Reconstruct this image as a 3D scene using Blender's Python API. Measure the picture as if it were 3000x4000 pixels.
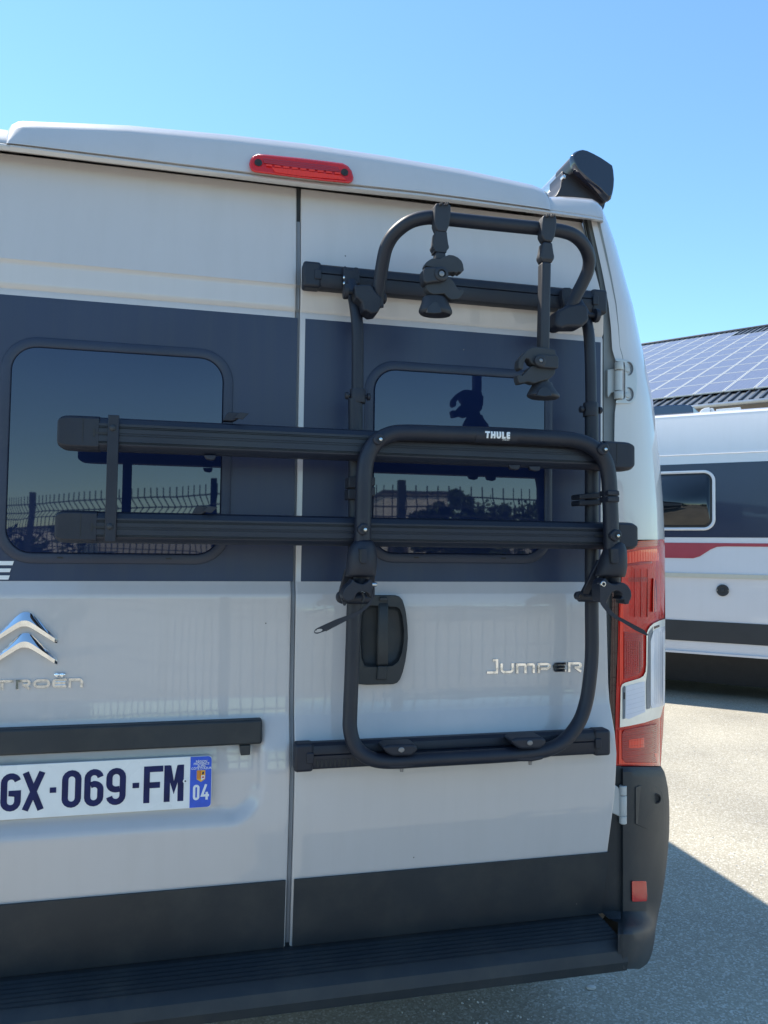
import bpy, bmesh, math, random
from math import sin, cos, tan, pi, radians, sqrt, atan2
from mathutils import Vector, Matrix
from mathutils.geometry import tessellate_polygon
random.seed(7)
for o in list(bpy.data.objects): bpy.data.objects.remove(o)
scn = bpy.context.scene
col = scn.collection

# ------------------------------------------------------------------ camera
YAW, PITCH, ROLL, FPX = radians(13.22), radians(2.608), radians(0.712), 3000.0
EYE = Vector((0, -1.772, 1.45))
cf = Vector((sin(YAW)*cos(PITCH), cos(YAW)*cos(PITCH), sin(PITCH)))
_r0 = Vector((cos(YAW), -sin(YAW), 0)); _u0 = _r0.cross(cf)
cr = cos(ROLL)*_r0 + sin(ROLL)*_u0
cu = -sin(ROLL)*_r0 + cos(ROLL)*_u0
cd = bpy.data.cameras.new('camera'); cam = bpy.data.objects.new('camera', cd); col.objects.link(cam)
M = Matrix((cr, cu, -cf)).transposed().to_4x4(); M.translation = EYE
cam.matrix_world = M
cd.sensor_fit = 'VERTICAL'; cd.sensor_height = 36.0; cd.lens = 36.0*FPX/4000.0
cd.clip_start = 0.05; cd.clip_end = 3000
scn.camera = cam

# ------------------------------------------------------------------ world, sun, exposure
SUN = Vector((-0.444, 0.56, 1.0)).normalized()
w = bpy.data.worlds.new('World'); scn.world = w; w.use_nodes = True
nt = w.node_tree; nt.nodes.clear()
sk = nt.nodes.new('ShaderNodeTexSky'); sk.sky_type = 'NISHITA'; sk.sun_disc = False
sk.sun_elevation = math.asin(SUN.z); sk.sun_rotation = atan2(SUN.x, SUN.y)
sk.air_density = 1.0; sk.dust_density = 0.0; sk.ozone_density = 0.9; sk.altitude = 300
bg = nt.nodes.new('ShaderNodeBackground'); bg.inputs[1].default_value = 0.15
wo = nt.nodes.new('ShaderNodeOutputWorld')
tn = nt.nodes.new('ShaderNodeMix'); tn.data_type = 'RGBA'; tn.blend_type = 'MULTIPLY'; tn.inputs[0].default_value = 1
tn.inputs[7].default_value = (.82, 1.06, 1.12, 1)
nt.links.new(sk.outputs[0], tn.inputs[6]); nt.links.new(tn.outputs[2], bg.inputs[0]); nt.links.new(bg.outputs[0], wo.inputs[0])
sd = bpy.data.lights.new('sun', 'SUN'); sd.energy = 4.6; sd.angle = radians(0.53); sd.color = (1, .93, .82)
sun = bpy.data.objects.new('sun', sd); col.objects.link(sun)
sun.rotation_euler = SUN.to_track_quat('Z', 'Y').to_euler(); sun.location = (-5, 8, 12)
scn.view_settings.view_transform = 'Standard'; scn.view_settings.look = 'None'
scn.view_settings.gamma = 1; scn.view_settings.exposure = 0.72
scn.view_settings.use_curve_mapping = False
scn.render.engine = 'CYCLES'

# ------------------------------------------------------------------ helpers
def ray(px, py): return cf + cr*((px-1500)/FPX) + cu*((2000-py)/FPX)
def P(px, py, y):                       # point of the photograph's pixel (3000 x 4000) at world depth y
    v = ray(px, py); return EYE + v*((y-EYE.y)/v.y)
def PP(px, py, n, q):                   # ... on the plane through q with normal n
    v = ray(px, py); return EYE + v*(n.dot(q-EYE)/n.dot(v))
def ZR(px, py, y=0.0): return P(px, py, y).z

class MB:
    def __init__(s): s.v = []; s.f = []
    def add(s, vs, fs):
        b = len(s.v); s.v += [Vector(v) for v in vs]; s.f += [tuple(i+b for i in f) for f in fs]; return s
    def box(s, a, b):
        x0, y0, z0 = a; x1, y1, z1 = b
        return s.add([(x0,y0,z0),(x1,y0,z0),(x1,y1,z0),(x0,y1,z0),(x0,y0,z1),(x1,y0,z1),(x1,y1,z1),(x0,y1,z1)],
              [(0,3,2,1),(4,5,6,7),(0,1,5,4),(1,2,6,5),(2,3,7,6),(3,0,4,7)])
    def loft(s, rings, closed=True, cap=True):
        n = len(rings[0]); vs = [p for r in rings for p in r]; fs = []
        for i in range(len(rings)-1):
            for j in range(n if closed else n-1):
                k = (j+1) % n
                fs.append((i*n+j, i*n+k, (i+1)*n+k, (i+1)*n+j))
        if cap and closed:
            fs.append(tuple(range(n-1, -1, -1))); fs.append(tuple((len(rings)-1)*n+j for j in range(n)))
        return s.add(vs, fs)
    def tube(s, pts, r, seg=20, cap=True):
        pts = [Vector(p) for p in pts]; rings = []
        up = Vector((0.13, -1, 0.07)).normalized()
        for i, p in enumerate(pts):
            t = (pts[min(i+1, len(pts)-1)] - pts[max(i-1, 0)]).normalized()
            a = (up - t*up.dot(t)).normalized(); b = t.cross(a); up = a
            rr = r[i] if isinstance(r, (list, tuple)) else r
            rings.append([p + a*cos(2*pi*k/seg)*rr + b*sin(2*pi*k/seg)*rr for k in range(seg)])
        return s.loft(rings, True, cap)
    def lathe(s, c, prof, axis='z', seg=28, sx=1.0, cap=True):
        c = Vector(c); rings = []
        for r, h in prof:
            ring = []
            for k in range(seg):
                a = 2*pi*k/seg; u, v = cos(a)*r*sx, sin(a)*r
                ring.append(c + (Vector((u, v, h)) if axis == 'z' else Vector((u, h, v)) if axis == 'y' else Vector((h, u, v))))
            rings.append(ring)
        return s.loft(rings, True, cap)
    def prism(s, front, back):          # two matching outlines (lists of points)
        n = len(front)
        return s.add(list(front)+list(back), [tuple(range(n)), tuple(range(2*n-1, n-1, -1))] +
                     [(i, i+n, (i+1) % n + n, (i+1) % n) for i in range(n)])
    def grid(s, rows):
        m = len(rows[0]); vs = [p for r in rows for p in r]
        return s.add(vs, [(i*m+j, i*m+j+1, (i+1)*m+j+1, (i+1)*m+j) for i in range(len(rows)-1) for j in range(m-1)])
    def holed(s, outer, holes, d):      # outline with holes, extruded by vector d
        polys = [outer]+holes; tris = tessellate_polygon([[Vector(p) for p in q] for q in polys])
        flat = [Vector(p) for q in polys for p in q]; n = len(flat); d = Vector(d)
        fs = [tuple(t) for t in tris] + [tuple(i+n for i in reversed(t)) for t in tris]; b = 0
        for q in polys:
            m = len(q)
            fs += [(b+i, b+(i+1) % m, b+(i+1) % m+n, b+i+n) for i in range(m)]; b += m
        return s.add(flat+[p+d for p in flat], fs)

WL = {}
def obj(name, mb, mat, parent=None, bevel=0.0, smooth=True, label=None, ang=35, segs=2, solid=0, sub=0, kind=None):
    me = bpy.data.meshes.new(name)
    off = WL.get(parent.name, Vector()) if parent else Vector()
    me.from_pydata([tuple(v-off) for v in mb.v], [], mb.f); me.validate(); me.update()
    bm = bmesh.new(); bm.from_mesh(me); bmesh.ops.recalc_face_normals(bm, faces=bm.faces); bm.to_mesh(me); bm.free()
    o = bpy.data.objects.new(name, me); col.objects.link(o); me.materials.append(mat)
    if parent: o.parent = parent
    WL[o.name] = off
    if smooth:
        for p in me.polygons: p.use_smooth = True
        me.set_sharp_from_angle(angle=radians(ang))
    if solid:
        m = o.modifiers.new('solid', 'SOLIDIFY'); m.thickness = solid; m.offset = 0
    if bevel:
        m = o.modifiers.new('bevel', 'BEVEL'); m.width = bevel; m.segments = segs; m.limit_method = 'ANGLE'; m.angle_limit = radians(30)
        m.harden_normals = False
    if sub:
        m = o.modifiers.new('sub', 'SUBSURF'); m.levels = sub; m.render_levels = sub
    if label: o['label'] = label
    if kind: o['kind'] = kind
    return o
def thing(name, loc, label, cat, group=None):
    o = bpy.data.objects.new(name, None); col.objects.link(o); o.location = loc; o['label'] = label; o['category'] = cat
    if group: o['group'] = group
    o.empty_display_size = .2; WL[o.name] = Vector(loc); return o
def tag(o, label, cat, group=None):
    o['label'] = label; o['category'] = cat
    if group: o['group'] = group
    return o
def catmull(pts, n=8):
    pts = [Vector(p) for p in pts]; out = []
    for i in range(len(pts)-1):
        p0, p1, p2, p3 = pts[max(i-1,0)], pts[i], pts[i+1], pts[min(i+2,len(pts)-1)]
        for k in range(n):
            t = k/n
            out.append(.5*((2*p1)+(p2-p0)*t+(2*p0-5*p1+4*p2-p3)*t*t+(-p0+3*p1-3*p2+p3)*t**3))
    out.append(pts[-1]); return out
def lerp(xs, ys, x):
    if x <= xs[0]: return ys[0]+(ys[1]-ys[0])*(x-xs[0])/(xs[1]-xs[0])
    for i in range(len(xs)-1):
        if x <= xs[i+1]: return ys[i]+(ys[i+1]-ys[i])*(x-xs[i])/(xs[i+1]-xs[i])
    return ys[-1]+(ys[-1]-ys[-2])*(x-xs[-1])/(xs[-1]-xs[-2])
def hermite(xs, ys, x):                 # smooth interpolation
    i = max(0, min(len(xs)-2, next((k for k in range(len(xs)-1) if x <= xs[k+1]), len(xs)-2)))
    def sl(k):
        if k == 0: return (ys[1]-ys[0])/(xs[1]-xs[0])
        if k == len(xs)-1: return (ys[-1]-ys[-2])/(xs[-1]-xs[-2])
        return (ys[k+1]-ys[k-1])/(xs[k+1]-xs[k-1])
    h = xs[i+1]-xs[i]; t = (x-xs[i])/h
    return (2*t**3-3*t*t+1)*ys[i]+(t**3-2*t*t+t)*h*sl(i)+(-2*t**3+3*t*t)*ys[i+1]+(t**3-t*t)*h*sl(i+1)
def ss(a, b, x):
    t = max(0, min(1, (x-a)/(b-a))); return t*t*(3-2*t)
def crop(s, ox, oy, pts): return [(ox+s*x, oy+s*y) for x, y in pts]
def rrect(x0, z0, x1, z1, r, n=8):
    out = []
    for cx, cz, a0 in ((x1-r, z1-r, 0), (x0+r, z1-r, pi/2), (x0+r, z0+r, pi), (x1-r, z0+r, 1.5*pi)):
        for k in range(n+1): a = a0+pi/2*k/n; out.append((cx+r*cos(a), cz+r*sin(a)))
    return out
def plate(name, pxy, y0, y1, mat, parent, bevel=.003, segs=3, **k):
    mid = (y0+y1)/2; mb = MB()
    f = [P(x, y, y0) for x, y in pxy]
    mb.prism(f, [Vector((p.x, y1, p.z)) for p in f])
    return obj(name, mb, mat, parent, bevel=bevel, segs=segs, **k)

# ------------------------------------------------------------------ materials
def mat(name, base, rough=.5, metal=0.0, coat=0.0, coatr=.03, ior=1.5, spec=.5, coatior=1.5, noise=0.0, nscale=20.0, ncol=None,
        bump=0.0, bscale=200.0, bdetail=2.0, rnoise=0.0, extra=None, dirt=0.0):
    m = bpy.data.materials.new(name); m.use_nodes = True; t = m.node_tree; b = t.nodes['Principled BSDF']
    b.inputs['Base Color'].default_value = (*base, 1); b.inputs['Roughness'].default_value = rough
    b.inputs['Metallic'].default_value = metal; b.inputs['Coat Weight'].default_value = coat
    b.inputs['Coat Roughness'].default_value = coatr; b.inputs['IOR'].default_value = ior
    b.inputs['Specular IOR Level'].default_value = spec; b.inputs['Coat IOR'].default_value = coatior
    tc = t.nodes.new('ShaderNodeTexCoord')
    if noise:
        n = t.nodes.new('ShaderNodeTexNoise'); n.inputs['Scale'].default_value = nscale; n.inputs['Detail'].default_value = 6
        t.links.new(tc.outputs['Object'], n.inputs['Vector'])
        r = t.nodes.new('ShaderNodeMapRange'); r.inputs[1].default_value = .3; r.inputs[2].default_value = .7
        r.inputs[3].default_value = 0; r.inputs[4].default_value = 1; t.links.new(n.outputs[0], r.inputs[0])
        mx = t.nodes.new('ShaderNodeMix'); mx.data_type = 'RGBA'
        c2 = ncol or tuple(c*(1-noise) for c in base)
        mx.inputs[6].default_value = (*base, 1); mx.inputs[7].default_value = (*c2, 1)
        t.links.new(r.outputs[0], mx.inputs[0]); t.links.new(mx.outputs[2], b.inputs['Base Color'])
    if rnoise:
        n = t.nodes.new('ShaderNodeTexNoise'); n.inputs['Scale'].default_value = nscale*.6; n.inputs['Detail'].default_value = 5
        t.links.new(tc.outputs['Object'], n.inputs['Vector'])
        r = t.nodes.new('ShaderNodeMapRange'); r.inputs[1].default_value = .3; r.inputs[2].default_value = .7
        r.inputs[3].default_value = rough-rnoise; r.inputs[4].default_value = rough+rnoise
        t.links.new(n.outputs[0], r.inputs[0]); t.links.new(r.outputs[0], b.inputs['Roughness'])
    if bump:
        n = t.nodes.new('ShaderNodeTexNoise'); n.inputs['Scale'].default_value = bscale; n.inputs['Detail'].default_value = bdetail
        t.links.new(tc.outputs['Object'], n.inputs['Vector'])
        bp = t.nodes.new('ShaderNodeBump'); bp.inputs['Strength'].default_value = 1.0; bp.inputs['Distance'].default_value = bump
        t.links.new(n.outputs[0], bp.inputs['Height']); t.links.new(bp.outputs[0], b.inputs['Normal'])
        t.links.new(bp.outputs[0], b.inputs['Coat Normal'])
    return m
M_paint = mat('light_grey_paint', (.55, .515, .505), .45, coat=.9, coatior=1.5, coatr=.02, noise=.05, nscale=3, bump=.00012, bscale=9, bdetail=3)
M_paint2 = mat('white_paint', (.72, .70, .71), .4, coat=.9, coatr=.03, noise=.03, nscale=3)
M_vinyl = mat('slate_vinyl', (.022, .033, .075), .40, noise=.15, nscale=4, rnoise=.05, bump=.00002, bscale=900)
M_pane = mat('tinted_acrylic', (.010, .020, .066), .02, ior=1.65, noise=.3, nscale=2, bump=.00025, bscale=3, bdetail=1)
M_wframe = mat('window_frame_black', (.024, .034, .066), .48, noise=.2, nscale=8, rnoise=.06)
M_plast = mat('grained_black_plastic', (.020, .026, .033), .52, noise=.25, nscale=5, bump=.00025, bscale=900, rnoise=.06)
M_rack = mat('powder_coated_black', (.008, .011, .024), .50, noise=.2, nscale=12, bump=.00006, bscale=1500, rnoise=.05)
M_rackp = mat('rack_black_plastic', (.010, .013, .026), .55, noise=.25, nscale=15, bump=.0001, bscale=900, rnoise=.06)
M_arm = mat('weathered_arm_plastic', (.011, .013, .022), .60, spec=.7, noise=.25, nscale=15, bump=.0001, bscale=700)
M_rackg = mat('rack_grey_rubber', (.026, .030, .038), .65, spec=.6, noise=.2, nscale=30, bump=.0002, bscale=600)
M_tray = mat('anodised_black_tray', (.009, .013, .028), .45, noise=.2, nscale=9, rnoise=.06)
M_chrome = mat('chrome', (.82, .83, .84), .04, metal=1, noise=.06, nscale=40)
M_trimc = mat('satin_chrome_trim', (.86, .85, .80), .3, metal=.45, noise=.1, nscale=40)
M_steel = mat('bolt_steel', (.6, .6, .6), .22, metal=1, noise=.15, nscale=60)
M_bolt = mat('dull_bolt', (.25, .25, .26), .45, metal=.6, noise=.2, nscale=60)
M_seal = mat('grey_door_seal', (.20, .21, .23), .5, noise=.3, nscale=10)
M_gap = mat('dark_gap_rubber', (.018, .019, .022), .6, noise=.3, nscale=20)
M_white = mat('plate_white', (.78, .80, .80), .3, coat=.6, noise=.07, nscale=25, rnoise=.05)
M_ink = mat('plate_ink_blue', (.006, .016, .10), .3, coat=0, spec=.25, noise=.4, nscale=40)
M_pblue = mat('plate_band_blue', (.006, .09, .62), .3, coat=.2, noise=.2, nscale=60)
M_pwhite = mat('plate_band_white', (.75, .77, .8), .3, noise=.05)
M_yel = mat('crest_yellow', (.85, .42, .03), .3, noise=.1)
M_red = mat('crest_red', (.55, .04, .03), .3, noise=.1)
M_vwhite = mat('decal_white', (.78, .79, .80), .35, noise=.05)
M_jamb = mat('painted_jamb', (.26, .28, .29), .45, noise=.25, nscale=12)
M_hinge = mat('painted_hinge', (.46, .48, .48), .42, coat=.5, noise=.1, nscale=15)
M_tyre = mat('tyre_rubber', (.02, .02, .02), .8, noise=.3, bump=.001, bscale=60)
M_rim = mat('wheel_rim_grey', (.25, .25, .26), .35, metal=.8, noise=.1)
M_alu = mat('anodised_aluminium', (.42, .44, .46), .3, metal=.75, noise=.1, nscale=10, rnoise=.05)
M_awn = mat('awning_gloss_black', (.014, .016, .030), .12, coat=.6, noise=.2, nscale=6)
M_awnu = mat('awning_end_brown_black', (.022, .018, .022), .4, noise=.3, nscale=8)
M_stone = mat('pale_pebble', (.62, .6, .56), .7, noise=.2, bump=.001, bscale=80)

def grime(m, amount, colour, zs=.6, xs=14, speck=0.0):
    t = m.node_tree; b = t.nodes['Principled BSDF']; src = b.inputs['Base Color'].links[0].from_socket
    tc = t.nodes.new('ShaderNodeTexCoord'); mp = t.nodes.new('ShaderNodeMapping'); mp.inputs['Scale'].default_value = (xs, xs, zs)
    n = t.nodes.new('ShaderNodeTexNoise'); n.inputs['Scale'].default_value = 1.6; n.inputs['Detail'].default_value = 8; n.inputs['Roughness'].default_value = .65
    t.links.new(tc.outputs['Object'], mp.inputs[0]); t.links.new(mp.outputs[0], n.inputs['Vector'])
    r = t.nodes.new('ShaderNodeMapRange'); r.inputs[1].default_value = .45; r.inputs[2].default_value = .8; r.inputs[4].default_value = amount
    t.links.new(n.outputs[0], r.inputs[0])
    mx = t.nodes.new('ShaderNodeMix'); mx.data_type = 'RGBA'; mx.inputs[7].default_value = (*colour, 1)
    t.links.new(r.outputs[0], mx.inputs[0]); t.links.new(src, mx.inputs[6]); last = mx.outputs[2]
    if speck:
        v = t.nodes.new('ShaderNodeTexVoronoi'); v.inputs['Scale'].default_value = 17; t.links.new(tc.outputs['Object'], v.inputs['Vector'])
        l = t.nodes.new('ShaderNodeMath'); l.operation = 'LESS_THAN'; l.inputs[1].default_value = speck; t.links.new(v.outputs['Distance'], l.inputs[0])
        sp = t.nodes.new('ShaderNodeSeparateColor'); t.links.new(v.outputs['Color'], sp.inputs[0])
        g = t.nodes.new('ShaderNodeMath'); g.operation = 'GREATER_THAN'; g.inputs[1].default_value = .86; t.links.new(sp.outputs[0], g.inputs[0])
        mu = t.nodes.new('ShaderNodeMath'); mu.operation = 'MULTIPLY'; t.links.new(l.outputs[0], mu.inputs[0]); t.links.new(g.outputs[0], mu.inputs[1])
        m2 = t.nodes.new('ShaderNodeMix'); m2.data_type = 'RGBA'; m2.inputs[7].default_value = (.12, .11, .10, 1)
        t.links.new(mu.outputs[0], m2.inputs[0]); t.links.new(last, m2.inputs[6]); last = m2.outputs[2]
    t.links.new(last, b.inputs['Base Color'])
grime(M_paint, .14, (.36, .335, .29), speck=.035); grime(M_paint2, .08, (.5, .48, .42)); grime(M_vinyl, .35, (.05, .056, .07), speck=.03)
grime(M_plast, .55, (.062, .060, .054), zs=5, xs=5, speck=.03); grime(M_tray, .4, (.035, .035, .036), zs=14, xs=3); grime(M_rack, .4, (.03, .03, .032), zs=3, xs=9)
grime(M_rackp, .4, (.036, .036, .036), zs=6, xs=6); grime(M_wframe, .3, (.07, .07, .07), zs=9, xs=3)

def lens_mat(name, base, dark, scale, rough=.12, direction='X', strength=.0006, tr=0.0):
    m = mat(name, base, rough, coat=.5, coatr=.02, spec=.35, noise=.55, nscale=9, ncol=dark)
    t = m.node_tree; b = t.nodes['Principled BSDF']
    wv = t.nodes.new('ShaderNodeTexWave'); wv.wave_type = 'BANDS'; wv.bands_direction = direction
    wv.inputs['Scale'].default_value = scale; tc = t.nodes.new('ShaderNodeTexCoord')
    t.links.new(tc.outputs['Object'], wv.inputs['Vector'])
    bp = t.nodes.new('ShaderNodeBump'); bp.inputs['Distance'].default_value = strength
    t.links.new(wv.outputs[0], bp.inputs['Height']); t.links.new(bp.outputs[0], b.inputs['Normal'])
    b.inputs['Transmission Weight'].default_value = tr
    return m
M_lred = lens_mat('red_lens', (.72, .014, .010), (.50, .009, .007), 95, direction='X')
M_lred2 = lens_mat('deep_red_lens', (.46, .010, .008), (.34, .008, .008), 60, direction='Z')
M_lredb = lens_mat('bright_red_lens', (.92, .045, .018), (.8, .032, .014), 30, direction='X')
M_lmar = lens_mat('maroon_lens_edge', (.045, .008, .010), (.03, .006, .008), 40)
M_lclr = lens_mat('clear_lens', (.80, .77, .80), (.68, .68, .76), 120, rough=.3, direction='Z', strength=.0003)
M_lclr2 = lens_mat('ribbed_clear_lens', (.30, .33, .36), (.45, .47, .50), 160, rough=.15, direction='Z', strength=.002)

M_lfac = lens_mat('lens_facet_grey', (.58, .58, .63), (.5, .51, .56), 90, rough=.3)
def ground_mat():
    m = bpy.data.materials.new('aged_asphalt'); m.use_nodes = True; t = m.node_tree; b = t.nodes['Principled BSDF']
    tc = t.nodes.new('ShaderNodeTexCoord')
    def noise(s, d=4):
        n = t.nodes.new('ShaderNodeTexNoise'); n.inputs['Scale'].default_value = s; n.inputs['Detail'].default_value = d
        t.links.new(tc.outputs['Object'], n.inputs['Vector']); return n
    n1 = noise(.9, 9); n2 = noise(150, 3)
    vo = t.nodes.new('ShaderNodeTexVoronoi'); vo.inputs['Scale'].default_value = 150; t.links.new(tc.outputs['Object'], vo.inputs['Vector'])
    cr1 = t.nodes.new('ShaderNodeValToRGB'); e = cr1.color_ramp.elements
    e[0].position = 0.0; e[0].color = (.20, .18, .145, 1); e[1].position = 1; e[1].color = (.62, .60, .54, 1)
    x = cr1.color_ramp.elements.new(.25); x.color = (.335, .31, .25, 1)
    x = cr1.color_ramp.elements.new(.80); x.color = (.45, .415, .34, 1)
    sp = t.nodes.new('ShaderNodeSeparateColor'); t.links.new(vo.outputs['Color'], sp.inputs[0])
    mp = t.nodes.new('ShaderNodeMath'); mp.operation = 'MULTIPLY_ADD'; mp.inputs[1].default_value = .75; mp.inputs[2].default_value = .0
    t.links.new(sp.outputs[0], mp.inputs[0])
    ad = t.nodes.new('ShaderNodeMath'); ad.operation = 'MULTIPLY_ADD'; ad.inputs[1].default_value = .5
    t.links.new(n2.outputs[0], ad.inputs[0]); t.links.new(mp.outputs[0], ad.inputs[2])
    t.links.new(ad.outputs[0], cr1.inputs[0])
    mx = t.nodes.new('ShaderNodeMix'); mx.data_type = 'RGBA'; mx.blend_type = 'MULTIPLY'
    cr2 = t.nodes.new('ShaderNodeValToRGB'); e = cr2.color_ramp.elements
    e[0].position = .3; e[0].color = (.74, .74, .75, 1); e[1].position = .7; e[1].color = (1.1, 1.09, 1.06, 1)
    t.links.new(n1.outputs[0], cr2.inputs[0]); mx.inputs[0].default_value = 1
    t.links.new(cr1.outputs[0], mx.inputs[6]); t.links.new(cr2.outputs[0], mx.inputs[7])
    t.links.new(mx.outputs[2], b.inputs['Base Color']); b.inputs['Roughness'].default_value = .85
    bp = t.nodes.new('ShaderNodeBump'); bp.inputs['Distance'].default_value = .0025; bp.inputs['Strength'].default_value = .7
    t.links.new(ad.outputs[0], bp.inputs['Height']); t.links.new(bp.outputs[0], b.inputs['Normal'])
    return m
M_ground = ground_mat()

# ================================================================== GROUND
g = MB()
R = 900
xs = [-R, -200, -60, -20, -8, 0, 8, 20, 60, 200, R]
g.grid([[(x, y, 0) for x in xs] for y in xs])
go = obj('ground', g, M_ground, kind='structure', smooth=False); go['label'] = 'pale aged asphalt yard with coarse aggregate'

# ================================================================== CAMPER VAN (near)
XC = .205
van = thing('camper_van', (XC, .1, 0), 'light grey camper van seen from behind, bike rack on its right door', 'camper van')

# ---- door profile : rows measured at px 1180 on the plane y = 0
rows = [735, 1113, 1121, 1203, 1214, 1226, 2270, 2276, 2316, 2324, 2700, 2707, 2786, 2795, 2905, 2990, 3180, 3400, 3690]
deps = [.034, .001, .006, .007, .013, .010, .010, .009, -.003, -.005, -.006, -.006, -.011, -.013, -.034, -.041, -.036, -.022, -.004]
ZS = [ZR(1180, r) for r in rows][::-1]; YS = deps[::-1]
def yprof(z): return lerp(ZS, YS, z)
def ydoor(x, z):                        # slight bow in plan plus the pressed profile
    return yprof(z)
ZT, ZB = ZR(1180, 737, .034), ZR(1180, 3690)
XSEAM = .2046
# door right edge in world x as function of z
er = [(2302, 861), (2332, 1000), (2356, 1134), (2364, 1230), (2364, 1600), (2364, 2280), (2374, 2700), (2377, 2960), (2374, 3080), (2358, 3309), (2341, 3560)]
EZ = []; EX = []
for a, b in er:
    p = P(a, b, 0); EZ.append(p.z); EX.append(p.x)
EZ = EZ[::-1]; EX = EX[::-1]
def xedge(z): return lerp(EZ, EX, z)
def zlevels(z0, z1, step):
    zs = [z0]; ks = sorted(set([z for z in ZS if z0 < z < z1]))
    for z in ks+[z1]:
        n = max(1, int(math.ceil((z-zs[-1])/step))); a = zs[-1]
        zs += [a+(z-a)*(k+1)/n for k in range(n)]
    return zs
# recess around the number plate on the left door
RX0, RX1 = -.58, P(1024, 2900, 0).x; RZ1 = ZR(1024, 2812)+.0; RZ0 = ZR(600, 3222)
def recess(x, z):
    dx = max(ss(RX1+.004, RX1-.020, x)*ss(RX0-.004, RX0+.02, x), 0)
    # rounded bottom right corner
    r = .075; cx = RX1-r; cz = RZ0+r
    if x > cx and z < cz:
        d = sqrt((x-cx)**2+(z-cz)**2); return ss(r+.004, r-.028, d)*.026
    return dx*ss(RZ0-.004, RZ0+.034, z)*ss(RZ1+.006, RZ1-.010, z)*.026
def door_shell(xa, xb, rec=False, z0=ZB, z1=ZT, step=.05, dx=.03, front=0.0, ret=.035):
    mb = MB(); rowsv = []
    zs = zlevels(z0, z1, step if not rec else .008)
    for z in zs:
        a = xa(z); b = xb(z); n = int(round((.77)/dx)); r = []
        r.append(Vector((a, ydoor(a, z)+ret, z)))
        r.append(Vector((a, ydoor(a, z)+front+.0035, z))); r.append(Vector((a+.0012, ydoor(a, z)+front+.001, z)))
        for k in range(n+1):
            x = a+.004+(b-a-.008)*k/n
            r.append(Vector((x, ydoor(x, z)+front+(recess(x, z) if rec else 0), z)))
        r.append(Vector((b-.0012, ydoor(b, z)+front+.001, z))); r.append(Vector((b, ydoor(b, z)+front+.0035, z))); r.append(Vector((b, ydoor(b, z)+ret, z)))
        rowsv.append(r)
    top = [Vector((p.x, yprof(z1)+ret, z1)) for p in rowsv[-1]]; bot = [Vector((p.x, yprof(z0)+ret, z0)) for p in rowsv[0]]
    mb.grid([bot]+rowsv+[top]); return mb
LX = lambda z: -.585
ld = obj('rear_door', door_shell(LX, lambda z: XSEAM-.0050, rec=True, dx=.008), M_paint, van, ang=50, label='left rear door with the number plate')
rd = obj('rear_door', door_shell(lambda z: XSEAM+.0050, xedge, dx=.03), M_paint, van, ang=50, label='right rear door under the bike rack')

# lower black cladding and slate vinyl on each door (own thin sheets proud of the panel)
def sheet(xa, xb, z0f, z1, th, inset=.0, sides=.0):
    mb = MB(); zs = zlevels(z0f, z1, .06); rv = []
    for z in zs:
        a, b = xa(z)+inset, xb(z)-inset; n = 14
        rv.append([Vector((a, ydoor(a, z)+.001, z))]+[Vector((a+(b-a)*k/n, ydoor(a+(b-a)*k/n, z)-th, z)) for k in range(n+1)]+[Vector((b, ydoor(b, z)+.001, z))])
    c0 = [Vector((p.x, yprof(z0f)+.001, z0f)) for p in rv[0]]; c1 = [Vector((p.x, yprof(z1)+.001, z1)) for p in rv[-1]]
    mb.grid([c0]+rv+[c1]); return mb
ZV1 = ZR(1180, 1239); ZV0 = ZR(1180, 2272); ZC1 = ZR(1130, 3419); ZC0 = ZR(1130, 3686)
obj('window_band', sheet(LX, lambda z: P(1156, 1700, 0).x, ZV0, ZV1, .0008), M_vinyl, ld, ang=60)
obj('window_band', sheet(lambda z: P(1187, 1700, 0).x, lambda z: xedge(z)-.0075, ZV0, ZV1, .0008), M_vinyl, rd, ang=60)
obj('door_cladding', sheet(LX, lambda z: P(1114, 3500, -.02).x, ZC0-.0015, ZC1, .006), M_plast, ld, ang=50)
obj('door_cladding', sheet(lambda z: P(1147, 3500, -.02).x, lambda z: xedge(z)+.0006, ZC0-.0015, ZC1, .006), M_plast, rd, ang=50)
# centre seal between the doors
mb = MB(); rv = []
for z in zlevels(ZB+.01, ZT-.085, .1):
    y = yprof(z)+.002; rv.append([Vector((XSEAM-.0052, y+.005, z)), Vector((XSEAM-.0042, y+.001, z)), Vector((XSEAM-.0022, y-.0006, z)), Vector((XSEAM-.0004, y+.0006, z)), Vector((XSEAM+.0004, y+.0006, z)), Vector((XSEAM+.0022, y-.0006, z)), Vector((XSEAM+.0042, y+.001, z)), Vector((XSEAM+.0052, y+.005, z))])
mb.grid(rv); obj('door_seal', mb, M_seal, van)
mb = MB(); mb.box((XSEAM-.0052, yprof(ZT)+.0, ZT-.083), (XSEAM+.0052, yprof(ZT)+.03, ZT+.002)); obj('seal_top', mb, M_gap, van, bevel=.001)

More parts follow.
